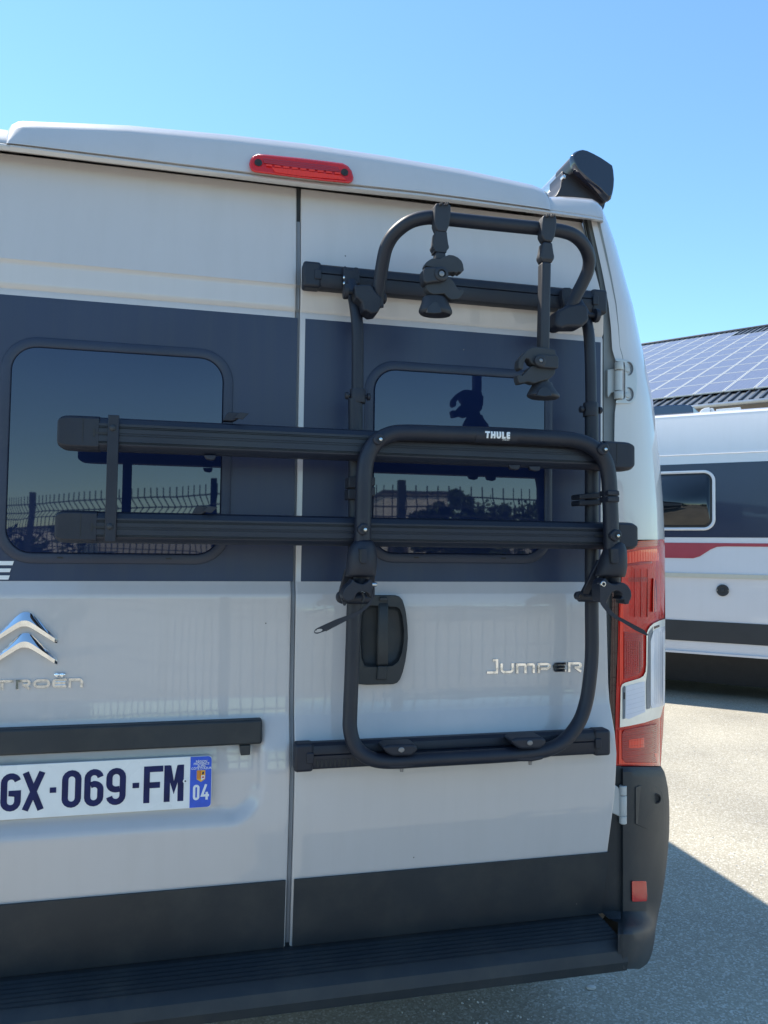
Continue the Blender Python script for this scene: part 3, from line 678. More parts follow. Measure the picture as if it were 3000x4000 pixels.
lf = [P(x, y, .016) for x, y in hp([(470, 605), (600, 580), (650, 600), (690, 620), (800, 620), (800, 1100), (690, 1110), (640, 1150), (560, 1180), (490, 1290), (470, 1240)])]
mb.prism(lf, [p+Vector((0, .012, 0)) for p in lf]); obj('hinge_leaf', mb, M_hinge, hg, bevel=.0008)
for cx, cy in ((975, 590), (985, 1230)):
    c = cornerP(*hp([(cx+20, cy-20)])[0], .0125); mb = MB()
    mb.lathe(c, [(.0185, .0006), (.0180, -.0004), (.0165, -.0002), (.014, .004)], axis='y', seg=24, sx=.75, cap=False); mb.lathe(c+Vector((0, .0045, 0)), [(.0138, .0006), (.0138, 0)], axis='y', seg=24, sx=.75); obj('bolt_well', mb, M_seal, hg)
    c2 = cornerP(*hp([(cx-15, cy)])[0], .013); mb = MB(); mb.lathe(c2, [(.0085, .006), (.0085, -.001), (.0075, -.002)], axis='y', seg=6); obj('bolt', mb, M_hinge, hg, bevel=.0006)
# ---- lower hinge
KB = .6028
bp_ = lambda pts: crop(KB, 2000, 2900, pts)
a = P(*bp_([(712, 290)])[0], -.02); b = P(*bp_([(758, 535)])[0], -.02); r = (b.x-a.x)/2; hh = a.z-b.z
hl = MB(); hl.lathe((a.x+r, -.008, b.z+hh*.22), [(r*.96, 0), (r, .001), (r, hh*.52-.001), (r*.96, hh*.52)], seg=24)
lg = obj('door_hinge', hl, M_hinge, van, label='lower hinge of the right rear door')
for t0, t1 in ((0, .21), (.75, 1.0)):
    mb = MB(); mb.lathe((a.x+r, -.008, b.z+hh*t0), [(r*.8, 0), (r*.98, .0015), (r*.98, hh*(t1-t0)-.0015), (r*.8, hh*(t1-t0))], seg=24); obj('hinge_knuckle', mb, M_hinge, lg)
mb = MB(); f = [P(x, y, -.008 if x > 2395 else -.010) for x, y in bp_([(622, 264), (660, 272), (690, 290), (712, 335), (712, 485), (690, 478), (650, 458), (618, 452)])]
mb.prism(f, [p+Vector((0, .007, 0)) for p in f]); obj('hinge_leaf', mb, M_hinge, lg, bevel=.002)

# ---- tail light (surface follows the corner)
KT = .4745
tp = lambda pts: crop(KT, 2300, 2050, pts)
def tpatch(name, pts, out, m, parent, n=9, depth=.0, dense=3):
    pts = tp(pts); q = []
    for i in range(len(pts)):
        a, b = Vector(pts[i]), Vector(pts[(i+1) % len(pts)])
        k = max(1, int((b-a).length/22))
        q += [a.lerp(b, j/k) for j in range(k)]
    # clip polygon into vertical strips so that it bends with the corner
    mb = MB(); xs_ = [2374+i*12 for i in range(13)]+[2524+i*5 for i in range(8)]+[2563+i*2.5 for i in range(16)]
    def clip(poly, x, keep):
        out_ = []
        for i in range(len(poly)):
            a, b = poly[i], poly[(i+1) % len(poly)]; ia, ib = keep*(a.x-x) >= 0, keep*(b.x-x) >= 0
            if ia: out_.append(a)
            if ia != ib: t = (x-a.x)/(b.x-a.x); out_.append(a.lerp(b, t))
        return out_
    bm = bmesh.new(); fs = [bm.verts.new((p.x, p.y, 0)) for p in q]; bm.faces.new(fs)
    for x in xs_:
        bmesh.ops.bisect_plane(bm, geom=bm.verts[:]+bm.edges[:]+bm.faces[:], plane_co=(x, 0, 0), plane_no=(1, 0, 0))
    bmesh.ops.triangulate(bm, faces=bm.faces[:])
    bm.verts.ensure_lookup_table()
    bedge = [e for e in bm.edges if e.is_boundary]
    vs = [cornerP(v.co.x, v.co.y, out) for v in bm.verts]; bk = [cornerP(v.co.x, v.co.y, out-.010) for v in bm.verts]; N = len(vs)
    fc = [tuple(v.index for v in f.verts) for f in bm.faces]
    fc += [(e.verts[0].index, e.verts[1].index, e.verts[1].index+N, e.verts[0].index+N) for e in bedge]
    mb.add(vs+bk, fc); bm.free()
    return obj(name, mb, m, parent, ang=45)
SR = 626
tl = tpatch('tail_light', [(250, 640), (285, 300), (300, 175), (420, 132), (500, 128), (624, 118), (628, 400), (630, 900), (625, 1450), (612, 1700), (593, 1985), (215, 1985), (222, 1500), (240, 1000)], .010, M_lred, van)
for k in range(3): tpatch('lens_rib', [(380+k*52, 360), (381.5+k*52, 360), (381.5+k*52, 760), (380+k*52, 760)], .0103, M_lred2, tl)
for k in range(7): tpatch('lens_rib', [(312+k*18, 960), (315+k*18, 960), (315+k*18, 1225-k*3), (312+k*18, 1228-k*3)], .0126, M_lmar if k == 6 else M_lred, tl)
for k in range(6): tpatch('lens_rib', [(300, 1700+k*42), (548, 1668+k*42), (548, 1671+k*42), (300, 1704+k*42)], .0126, M_lred, tl)
tl['label'] = 'tall red and clear tail light on the right corner'
tpatch('lens_edge', [(192, 560), (280, 300), (292, 200), (300, 175), (286, 300), (252, 640), (243, 1000), (226, 1500), (217, 1985), (165, 1985), (165, 1700), (175, 1300), (188, 800)], .0085, M_lmar, tl)
tpatch('top_band', [(300, 180), (420, 140), (584, 128), (588, 170), (420, 186), (300, 206)], .0118, M_lred2, tl)
tpatch('bright_panel', [(298, 232), (420, 208), (570, 196), (578, 240), (582, 296), (430, 300), (300, 322)], .0118, M_lredb, tl)
tpatch('dark_reflection_band', [(304, 326), (520, 298), (522, 318), (304, 345)], .0124, M_lred2, tl)
tpatch('bright_edge', [(262, 640), (284, 620), (284, 1000), (284, 1270), (268, 1300), (254, 1330), (254, 1000)], .0122, M_lredb, tl)
tpatch('inner_panel', [(292, 880), (444, 905), (448, 1150), (436, 1195), (405, 1235), (292, 1270)], .0120, M_lred2, tl)
tpatch('side_ridge', [(548, 450), (556, 462), (562, 560), (560, 715), (541, 720), (540, 560)], .0150, M_lred2, tl)
tpatch('side_ridge', [(534, 440), (545, 448), (538, 560), (538, 720), (528, 718), (530, 540)], .0150, M_lredb, tl)
tpatch('lower_panel', [(292, 1690), (560, 1640), (556, 1955), (300, 1955), (276, 1925), (274, 1720)], .0120, M_lred2, tl)
tpatch('bulb_glow', [(330, 1770), (455, 1752), (458, 1830), (405, 1838), (330, 1836)], .0125, M_lredb, tl)
tpatch('bright_edge', [(246, 1690), (268, 1690), (270, 1925), (300, 1960), (560, 1960), (540, 1880), (575, 1880), (580, 1970), (246, 1972)], .0123, M_lredb, tl)
for k in range(4): tpatch('lens_rib', [(330, 438+k*9), (480, 434+k*9), (480, 437+k*9), (330, 441+k*9)], .0124, M_lred2, tl)
chrome = [(629, 774), (580, 790), (535, 812), (505, 838), (488, 865), (476, 900), (474, 1150), (468, 1210), (450, 1245), (420, 1264), (300, 1300), (276, 1314), (264, 1340), (256, 1668), (330, 1656), (460, 1628), (590, 1585), (612, 1500), (626, 1480), (630, 1100)]
tpatch('chrome_trim', chrome, .0130, M_trimc, tl)
tpatch('clear_lens_panel', [(520, 920), (530, 885), (550, 862), (627, 834), (625, 1476), (600, 1494), (520, 1510), (510, 1480), (510, 960)], .0150, M_lclr, tl)
tpatch('ribbed_panel', [(492, 905), (500, 878), (522, 850), (528, 838), (528, 880), (516, 920), (506, 960), (506, 1510), (478, 1520), (474, 1300), (488, 1200)], .0145, M_lclr2, tl)
tpatch('clear_lens_panel', [(304, 1340), (320, 1326), (462, 1290), (466, 1540), (330, 1600), (300, 1590)], .0150, M_lclr, tl)
tpatch('ribbed_panel', [(280, 1345), (290, 1330), (300, 1326), (300, 1595), (282, 1600)], .0145, M_lclr2, tl)
for k in range(5): tpatch('lens_facet', [(545+k*15, 870), (547+k*15, 870), (547+k*15, 1470), (545+k*15, 1474)], .0156, M_lfac, tl)
for k in range(6): tpatch('lens_facet', [(312, 1372+k*38), (460, 1332+k*38), (460, 1334+k*38), (312, 1374+k*38)], .0153, M_lfac, tl)
tpatch('side_reflector', [(540, 838), (582, 822), (582, 840), (540, 858)], .0150, M_lmar, tl)
tpatch('bulb_window', [(286, 1380), (299, 1380), (299, 1436), (286, 1436)], .0152, M_gap, tl)
# body strip that carries the light
mb = MB(); mb.grid(corner_grid(2100, 3010, lambda py: seamx(py)-2, out=-.034)); obj('corner_pillar', mb, M_gap, van, ang=60, label='dark housing behind the tail light')

# ---- bumper: swept profile with step ribs, then the corner
zs_ = ZR(1120, 3692, -.004)
yb0, yb1 = -.002, -.135
zbot = min(ZR(1000, 3978, -.13), ZR(2000, 3853, -.13))
prof = [(.05, zs_+.004), (.006, zs_+.003), (.0, zs_-.002)]
for k in range(7):
    yk = -.018-k*.0145; zk = zs_-.004-k*.0014
    prof += [(yk, zk), (yk-.003, zk+.0011), (yk-.006, zk+.0011), (yk-.009, zk-.0004)]
prof += [(-.124, zs_-.017), (-.136, zs_-.026), (-.143, zs_-.045), (-.144, zbot+.03), (-.138, zbot+.008), (-.125, zbot), (-.05, zbot-.006), (.1, zbot-.006)]
XB = P(2432, 3650, -.12).x
bmp = MB(); bmp.grid([[Vector((x, y-(.0), z)) for y, z in prof] for x in (2*XC-XB, -.3, 0, .3, .6, XB-.05, XB)])
bo = obj('bumper', bmp, M_plast, van, ang=28, label='black plastic rear bumper with ribbed step')
bsil = [(2993, 2582), (3020, 2597), (3111, 2613), (3262, 2614), (3382, 2603), (3503, 2586), (3560, 2574), (3623, 2562), (3670, 2557), (3714, 2549), (3762, 2530), (3785, 2500)]
def bs(py): return hermite([a for a, b in bsil], [b for a, b in bsil], py)
def bcorner(mirror=False):
    rv = []
    pys = [2993, 2996, 3002, 3015, 3040, 3080, 3130, 3190, 3260, 3330, 3400, 3460, 3520, 3560, 3590, 3604, 3618, 3632, 3650, 3680, 3710, 3740, 3762, 3775, 3785]
    for py in pys:
        L = 2384 if py < 3080 else lerp([3080, 3309, 3560, 3600, 3785], [2376, 2362, 2345, 2390, 2432], py)
        s = bs(py); k = ss(3560, 3650, py); kt = ss(2993, 3020, py)
        dl = .004*(1-k)-.138*k; dm = -.012*(1-k)-.142*k; r = []
        cx = 2434
        if py < 3600: r += [P(L, py, .010), P(L+3, py, .004), P(cx-9, py, .000*(1-k)-.13*k)]
        else: r += [P(cx-20, py, dl), P(cx-14, py, dl), P(cx-9, py, dl)]
        for j in range(13):
            t = sin(pi/2*j/12); px = cx+(s-cx)*t; u = (px-cx)/(s-cx+3); dd = dm+(.03 if py < 2995 else 0)+.012*(1-kt)
            r.append(P(px, py, dd+(.16+.06*k)*(1-sqrt(max(0, 1-u*u)))*1.0))
        e = r[-1]; r += [Vector((e.x+.005, e.y+.1, e.z)), Vector((e.x+.005, .62, e.z))]
        rv.append(r)
    e = rv[-1]; rv.append([Vector((p.x-.02, p.y+.05, p.z-.004)) for p in e])
    e0 = rv[0]; rv.insert(0, [Vector((p.x-.004, p.y+.035, p.z-.001)) for p in e0])
    mb = MB(); mb.grid(rv if not mirror else [[Vector((2*XC-p.x, p.y, p.z)) for p in r] for r in rv]); return mb
obj('bumper_corner', bcorner(), M_plast, bo, ang=42); obj('bumper_corner', bcorner(True), M_plast, bo, ang=42)
fl = MB(); fl.box((XB-.12, -.05, zbot+.0), (XB+.02, .3, zbot+.03)); obj('bumper_bracket', fl, M_gap, bo)
fp = MB(); a_, b_ = P(2335, 3540, .012), P(2436, 3540, .012)
fp.box((a_.x, .012, zbot+.02), (XB-.012, .03, a_.z)); fp.box((a_.x+.004, -.10, zs_-.034), (XB-.012, .012, zs_-.0195)); obj('step_infill', fp, M_plast, bo, bevel=.003)
# raised pod with socket
pod = bp_([(800, 290), (830, 278), (940, 285), (975, 320), (992, 400), (990, 570), (870, 560), (800, 530)])
def bsurf(px, py, out): 
    s = bs(py); u = max(0, min(.99, (px-2434)/(s-2434+3))); return P(px, py, -.012+.16*(1-sqrt(1-u*u))-out)
mb = MB(); mb.prism([bsurf(x, y, .003) for x, y in pod], [bsurf(x, y, -.006) for x, y in pod]); obj('sensor_pod', mb, M_plast, bo, bevel=.002)
mb = MB(); mb.lathe(bsurf(2565, 3120, .004), [(.013, .004), (.013, -.001), (.010, -.001), (.0095, .003), (.001, .003)], axis='y', seg=18); obj('sensor_socket', mb, M_gap, bo)
rf = bp_([(777, 903), (783, 898), (865, 898), (871, 905), (877, 990), (875, 1025), (868, 1030), (785, 1033), (778, 1026)])
mb = MB(); mb.prism([bsurf(x, y, .004) for x, y in rf], [bsurf(x, y, -.006) for x, y in rf]); obj('reflector', mb, M_lred, bo, bevel=.001, label='small rectangular red reflector')

# ================================================================== BIKE RACK
rack = thing('bike_rack', (.7, -.08, .9), 'folded black tubular bike rack bolted across the right rear door', 'bike rack')
def T(pts, n=6): return catmull([P(*p) for p in pts], n)
# door-mounted bars
def bar(za, zb_, xa, xb, yf, nm):
    h = za-zb_; mb = MB()
    pr = [(yf+.034, za-.002), (yf+.012, za), (yf+.003, za-.006), (yf, za-.016), (yf, za-.40*h), (yf+.003, za-.43*h), (yf, za-.46*h), (yf, zb_+.012), (yf+.004, zb_+.003), (yf+.016, zb_), (yf+.034, zb_+.002)]
    mb.loft([[Vector((x, y, z)) for y, z in pr] for x in (xa+.02, xb-.02)], True, True)
    o = obj('mounting_bar', mb, M_rack, rack, ang=25, label=nm)
    for x0, x1 in ((xa, xa+.042), (xb-.042, xb)):
        m2 = MB(); 
        m2.box((x0, yf-.003, zb_-.0012), (x1, yf+.036, za+.0012)); obj('end_cap', m2, M_rackp, o, bevel=.007, segs=3)
        m3 = MB(); s = 1 if x0 == xa else -1; xs0 = (x1 if s == 1 else x0); m3.box((min(xs0, xs0-s*.016), yf-.006, zb_+h*.3), (max(xs0, xs0-s*.016), yf, za-h*.3)); obj('cap_catch', m3, M_rackp, o, bevel=.002)
    return o
yu = -.036
ubar = bar(ZR(1750, 1074, yu), ZR(1750, 1168, yu), P(1184, 1080, yu).x, P(2372, 1180, yu).x, yu, 'upper mounting bar')
yl = -.078
lbar = bar(ZR(1800, 2879, yl), ZR(1800, 2981, yl), P(1150, 2960, yl).x, P(2385, 2900, yl).x, yl, 'lower mounting bar')
for k in range(9):
    mb = MB(); x = lbar_x = P(1236+k*17, 2960, yl).x; zz = ZR(1800, 2950, yl); mb.box((x, yl-.0012, zz-.010), (x+.005, yl+.002, zz+.006)); obj('grip_notch', mb, M_gap, lbar, bevel=.0004)
# main frame: U tube
FY = -.088
fr = T([(1388, 1560, FY), (1389, 1800, FY), (1388, 2100, FY), (1383, 2343, FY), (1375, 2600, FY-.002), (1368, 2777, FY-.004), (1368, 2850, FY-.008), (1388, 2915, FY-.014), (1437, 2958, FY-.020), (1515, 2974, FY-.022), (1679, 2966, FY-.022), (1968, 2950, FY-.022), (2080, 2940, FY-.022), (2150, 2924, FY-.020), (2210, 2888, FY-.014), (2262, 2820, FY-.008), (2290, 2740, FY-.004), (2305, 2640, FY-.002), (2312, 2536, FY), (2311, 2343, FY), (2311, 2000, FY), (2311, 1590, FY)], 6)
mb = MB(); mb.tube(fr, .0162, 24); obj('frame_tube', mb, M_rack, rack, label='large U-shaped lower frame tube')
for nm, cx, top in (('l', 1396, [(1372, 1105, -.052), (1376, 1135, -.062), (1386, 1190, -.078), (1394, 1250, -.086), (1397, 1310, FY), (1397, 1400, FY), (1396, 1570, FY)]), ('r', 2306, [(2245, 1165, -.052), (2262, 1195, -.062), (2284, 1235, -.078), (2298, 1290, -.086), (2304, 1360, FY), (2307, 1450, FY), (2309, 1600, FY)])):
    mb = MB(); mb.tube(T(top, 6), .0135, 22); obj('upright_post', mb, M_rack, rack)
    y_ = 1521 if nm == 'l' else 1574; c = P(cx+1, y_+54, FY); t = P(cx+1, y_, FY)
    mb = MB(); mb.lathe(c, [(.0175, 0), (.018, .002), (.018, t.z-c.z-.002), (.0172, t.z-c.z), (.013, t.z-c.z)], seg=24); co = obj('collar', mb, M_rackp, rack)
    for s in (-1, 1):
        mb = MB(); mb.lathe((c.x, c.y, (c.z+t.z)/2), [(.004, s*.016), (.004, s*.021), (.0085, s*.0215), (.0085, s*.027), (.006, s*.029)], axis='x', seg=16); obj('collar_bolt', mb, M_rackp, co)
# bracket that hooks the posts on the upper bar, pivots
for px, dx in ((1385, 0), (2242, 68)):
    k = dx
    a = [(1341, 1040), (1352, 1037), (1356, 1050), (1376, 1053), (1386, 1042), (1400, 1044), (1405, 1060), (1408, 1108), (1370, 1112), (1350, 1120), (1342, 1090)] if dx == 0 else [(2196, 1128), (2206, 1122), (2226, 1122), (2240, 1130), (2262, 1132), (2268, 1150), (2270, 1200), (2235, 1205), (2205, 1195), (2196, 1160)]
    bo_ = plate('hook_bracket', a, -.052, -.030, M_rackp, rack, bevel=.003)
    for yy_ in ((1085, 1108) if dx == 0 else ()):
        mb = MB(); c = P(1344, yy_, -.048); mb.lathe(c, [(.0042, .004), (.0042, -.003), (.002, -.0042)], axis='y', seg=14, sx=.6); obj('rivet', mb, M_steel, bo_)
# top hoop
hoop = T([(1473, 1200, -.105), (1474, 1165, -.108), (1484, 1098, -.120), (1498, 1010, -.138), (1512, 960, -.150), (1542, 912, -.165), (1597, 869, -.182), (1660, 851, -.190), (1723, 853, -.192), (1904, 872, -.192), (2121, 894, -.192), (2190, 902, -.190), (2240, 919, -.184), (2279, 955, -.172), (2300, 1005, -.155), (2297, 1055, -.140), (2276, 1105, -.128), (2255, 1145, -.120), (2222, 1210, -.108), (2215, 1228, -.105)], 6)
mb = MB(); mb.tube(hoop, .0150, 24); obj('top_hoop', mb, M_rack, rack, label='upper hoop standing out from the door')
for side, blk, knob in (('l', [(1385, 1112), (1450, 1110), (1470, 1140), (1494, 1165), (1488, 1200), (1476, 1222), (1450, 1226), (1434, 1214), (1420, 1214), (1414, 1180), (1390, 1160)], ((1349, 1139), (1500, 1167))),
                        ('r', [(2180, 1210), (2222, 1190), (2268, 1182), (2298, 1192), (2304, 1250), (2276, 1276), (2215, 1276), (2196, 1284), (2172, 1276), (2170, 1250)], ((2330, 1233), (2182, 1228)))):
    bo_ = plate('pivot_block', blk, -.128, -.078, M_rackp, rack, bevel=.007, segs=4)
    c1, c2 = P(*knob[0], -.098), P(*knob[1], -.098)
    s = 1 if side == 'l' else -1
    mb = MB(); mb.lathe(c1, [(.016, -s*.004), (.017, 0), (.016, s*.006), (.006, s*.007), (.006, s*.028)], axis='x', seg=20); obj('pivot_knob', mb, M_rackp, bo_)
    mb = MB(); mb.lathe(c2, [(.006, -s*.012), (.012, -s*.008), (.012, s*.002), (.008, s*.005)], axis='x', seg=18); obj('pivot_bolt', mb, M_rackp if side == 'l' else M_steel, bo_)

# wheel trays ---------------------------------------------------------------
TY_ = -.147
def tray(ztop, zbt, xa, xb, nm):
    h = ztop-zbt; f = TY_; b = -.106
    pr = [(b, ztop-.004), (b+.0, ztop-.001), (f+.016, ztop), (f+.006, ztop-.004), (f+.001, ztop-.012), (f, ztop-.014)]
    zz = ztop-.016
    for t, g_ in ((.30, .003), (.345, .003), (.50, .0015), (.56, .0015), (.76, .003), (.79, .003)):
        z = ztop-h*t; pr += [(f, z+.0014), (f+g_, z+.0010), (f+g_, z-.0006), (f, z-.0010)]
    pr += [(f+.0005, zbt+.0105), (f+.006, zbt+.004), (f+.014, zbt), (b, zbt+.001)]
    cap = .036
    mb = MB(); mb.loft([[Vector((x, y, z)) for y, z in pr] for x in (xa+cap*.9, xb-cap*.9)], True, True)
    o = obj('wheel_tray', mb, M_tray, rack, ang=25, label=nm)
    for s, x0 in ((1, xa), (-1, xb)):
        rings = []
        for t in (0, .06, .18, .35, .6, 1.0, 2.2):
            k = lerp([0, .06, .18, .35, .6, 1, 3], [.66, .80, .90, .965, .99, 1, 1], t)
            dz = h/2*k+.0006; yc = (f+b)/2; dyy = (b-f)/2*min(1, .55+.45*k)+.0006; zc = (ztop+zbt)/2; x = x0+s*cap*t; 
            rings.append([Vector((x, yc-dyy+(.0 if abs(c_) > .5 else 0), zc+d_*dz)) for c_, d_ in ((0, .86), (0, .3), (0, -.3), (0, -.80))]+[Vector((x, yc-dyy*.5, zc-dz)), Vector((x, yc+dyy, zc-dz)), Vector((x, yc+dyy, zc+dz)), Vector((x, yc-dyy*.5, zc+dz))])
        mb = MB(); mb.loft(rings, True, True); c_ = obj('tray_end_cap', mb, M_rackp, o, bevel=.0015, ang=50)
        mb = MB(); xx = x0+s*(cap*2.2+.006)-.0; z_ = ztop-h*.5
        xq = x0+s*.068; mb.box((min(xq, xq+s*.004), f-.0016, z_-.0075), (max(xq, xq+s*.004), f, z_+.0075)); mb.box((min(xq, xq+s*.045), f-.0012, z_-.0022), (max(xq, xq+s*.045), f, z_+.0022)); obj('tray_slot', mb, M_gap, o)
        mb = MB(); xq = x0+s*cap*1.35; mb.box((xq-.0008, f-.0012, zbt+h*.2), (xq+.0008, f, ztop-h*.08)); obj('cap_joint', mb, M_gap, o)
    return o
xa = P(222, 1690, TY_).x
zt_ = (ZR(320, 1629, TY_)+ZR(2300, 1712, TY_))/2; zb_ = (ZR(320, 1753, TY_)+ZR(2300, 1832, TY_))/2
t1 = tray(zt_, zb_, xa, P(2482, 1780, TY_).x, 'upper wheel tray')
zt2_ = (ZR(320, 1992, TY_)+ZR(2300, 2040, TY_))/2; zb2_ = (ZR(320, 2127, TY_)+ZR(2300, 2140, TY_))/2
t2 = tray(zt2_, zb2_, P(212, 2060, TY_).x, P(2494, 2100, TY_).x, 'lower wheel tray')
xs0, xs1 = P(416, 1850, TY_-.004).x, P(460, 1850, TY_-.004).x
mb = MB(); mb.box((xs0, TY_-.0065, zb2_+.003), (xs1, TY_-.0022, zt_+.003)); ts = obj('tie_strap', mb, M_rackp, rack, bevel=.0012, label='flat strap joining the two wheel trays')
for z in (ZR(433, 1673, TY_), ZR(433, 2057, TY_)):
    c = Vector(((xs0+xs1)/2-.001, TY_-.0065, z)); mb = MB(); mb.lathe(c, [(.0068, .002), (.0066, -.001), (.0045, -.0038), (.0015, -.0048)], axis='y', seg=20); obj('strap_bolt', mb, M_rackg, ts)
# buckles on the trays
for cx, cy, on in ((912, 1618, t1), (790, 1984, t2)):
    f = [(cx-42, cy+24), (cx-30, cy+2), (cx-18, cy-10), (cx+18, cy-6), (cx+40, cy-2), (cx+10, cy+20), (cx-4, cy+26)]
    plate('strap_buckle', f, -.138, -.112, M_rackp, on, bevel=.0015)
    plate('buckle_flap', [(cx+2, cy+14), (cx+26, cy-8), (cx+60, cy-3), (cx+36, cy+20)], -.150, -.146, M_rackp, on, bevel=.0008)
for cx, cy in ((2010, 1823), (2090, 1828), (820, 1785)):
    plate('strap_loop', [(cx-24, cy-8), (cx+24, cy-8), (cx+20, cy+9), (cx+8, cy+13), (cx-16, cy+8)], -.140, -.128, M_rackp, t1, bevel=.002)

# platform hoop
PY = -.168
ph = T([(1410, 2300, PY+.012), (1413, 2200, PY+.004), (1416, 2110, PY), (1420, 1957, PY), (1423, 1850, PY), (1436, 1782, PY), (1470, 1727, PY), (1525, 1697, PY), (1588, 1690, PY), (1733, 1694, PY), (1932, 1699, PY), (2140, 1710, PY), (2240, 1719, PY), (2306, 1742, PY), (2355, 1786, PY), (2376, 1850, PY), (2383, 1957, PY), (2388, 2092, PY), (2390, 2180, PY+.002), (2394, 2290, PY+.012)], 6)
mb = MB(); mb.tube(ph, .0178, 26); phoop = obj('platform_hoop', mb, M_rack, rack, label='wide front hoop with the maker\u2019s word on it')
# word on the hoop, wrapped round the tube
a0, a1 = P(1932-2, 1699, PY), P(1932+2, 1700, PY)
p0 = P(1733, 1694, PY); p1 = P(2140, 1710, PY); dirv = (p1-p0).normalized(); rT = .0178
def wrap(mb, x0px, arc0, push=.0006):
    s = P(x0px, 1699, PY); s = p0+dirv*((s-p0).dot(dirv))
    out = []
    for v in mb.v:
        a = (arc0+v.y)/rT; r = rT+push+v.z; out.append(s+dirv*v.x+Vector((0, -cos(a)*r, sin(a)*r)))
    mb.v = out; return mb
for arc0 in (-.0085, .0150):
    x = 1884
    for ch, wd in (('T', .0112), ('H', .0112), ('U', .0112), ('L', .0088), ('E', .0085)):
        L_ = letter(ch, wd, .0150, .0042, .0004, 0, .0012)
        # subdivide tall strokes so the letter bends with the tube
        obj('letter', wrap(L_, x, arc0), M_vwhite, phoop, smooth=False); x += (wd+.0006)/(1.604/3000*1.0)*.985
obj('small_print', wrap(text_mb('SWEDEN', .0040, 'LEFT', .00005), 1953, -.0125), M_vwhite, phoop, smooth=False)
mb = MB(); c = [p0+dirv*((P(x, 1699, PY)-p0).dot(dirv)) for x in (1850, 2012)]; mb.tube(c, .0180, 26); obj('hoop_sleeve', mb, M_rackp, phoop)
# screw clamps on the hoop
for cx, cy in ((1483, 1716), (1423, 2069), (2362, 1755), (2411, 2093)):
    f = [(cx-26, cy-6), (cx-10, cy-26), (cx+14, cy-24), (cx+22, cy-4), (cx+14, cy+14), (cx-6, cy+24), (cx-22, cy+12)]
    c_ = plate('screw_clamp', f, PY-.024, PY-.008, M_rackp, rack, bevel=.004, segs=3)
    c = P(cx+4, cy, PY-.0245); mb = MB(); mb.lathe(c, [(.0068, .001), (.0068, -.0012), (.005, -.0012), (.0048, .001)], axis='y', seg=18, cap=False); obj('screw_rim', mb, M_gap, c_)
    mb = MB(); mb.lathe(c, [(.0036, .001), (.0036, -.0016), (.0015, -.0022)], axis='y', seg=14); obj('screw', mb, M_steel, c_)
# stacked clips on the frame
for pts in ([(1362, 1862), (1392, 1860), (1392, 1905), (1362, 1905)], [(1360, 1910), (1394, 1910), (1394, 1950), (1360, 1950)], [(1444, 1862), (1466, 1864), (1466, 1896), (1444, 1896)], [(1444, 1902), (1466, 1902), (1466, 1938), (1444, 1938)]):
    plate('tube_clip', pts, -.120, -.075, M_rackp, rack, bevel=.002)
for pts in ([(2376, 1914), (2420, 1916), (2422, 1936), (2376, 1935)], [(2376, 1938), (2421, 1938), (2421, 1962), (2376, 1960)]):
    plate('tube_clip', pts, -.190, -.148, M_rackp, rack, bevel=.003)
for pts in ([(2265, 1930), (2350, 1922), (2352, 1946), (2265, 1950)], [(2265, 1954), (2352, 1950), (2352, 1972), (2265, 1975)]):
    plate('tube_clip', pts, -.112, -.066, M_rackp, rack, bevel=.003)

# hinge hoods, hooks, arms, straps -----------------------------------------
def hoodobj(ringpx):
    mb = MB(); rings = []
    for py, xl, xr, yo, dpt in ringpx:
        a, b = P(xl, py, PY), P(xr, py, PY); c = (a+b)/2; rx = (b.x-a.x)/2
        rings.append([Vector((c.x+rx*sin(2*pi*k/28), PY+yo-cos(2*pi*k/28)*dpt, c.z+.35*dpt*(-(-cos(2*pi*k/28)-1)*.0))) for k in range(28)])
    mb.loft(rings, True, False); return mb
for s, R_ in (('l', [(2112, 1394, 1448, 0, .017), (2118, 1384, 1456, 0, .021), (2140, 1367, 1466, .001, .026), (2170, 1359, 1469, .002, .029), (2210, 1357, 1469, .003, .031), (2240, 1356, 1467, .006, .030), (2252, 1355, 1465, .008, .028)]),
              ('r', [(2120, 2398, 2418, 0, .017), (2128, 2378, 2432, 0, .021), (2150, 2364, 2441, .001, .026), (2180, 2353, 2443, .002, .029), (2215, 2344, 2443, .003, .031), (2240, 2340, 2442, .006, .030), (2252, 2338, 2440, .008, .028)])):
    ho_ = obj('joint_hood', hoodobj(R_), M_rackp, rack, ang=50, solid=.003)
    cx = 1420 if s == 'l' else 2402
    plate('release_button', [(cx-16, 2143), (cx+14, 2142), (cx+14, 2200), (cx-10, 2201)], PY-.036, PY-.022, M_rackp, ho_, bevel=.0015)
    plate('button_slot', [(cx-15, 2148), (cx-7, 2146), (cx-7, 2196), (cx-15, 2194)], PY-.0375, PY-.030, M_gap, ho_, bevel=.0005)
h4 = lambda pts: crop(K4, 1200, 2100, pts)
K5b = .3014
h5 = lambda pts: crop(K5b, 2200, 2100, pts)
lh = plate('wheel_hook', h4([(430, 520), (470, 490), (490, 450), (520, 480), (560, 497), (610, 504), (650, 480), (680, 450), (705, 475), (712, 560), (708, 645), (692, 658), (672, 612), (640, 590), (590, 582), (550, 592), (525, 620), (505, 665), (470, 685), (430, 688), (395, 668), (382, 625), (398, 560)]), PY-.034, PY+.006, M_rackp, rack, bevel=.007, segs=4, label='left wheel hook')
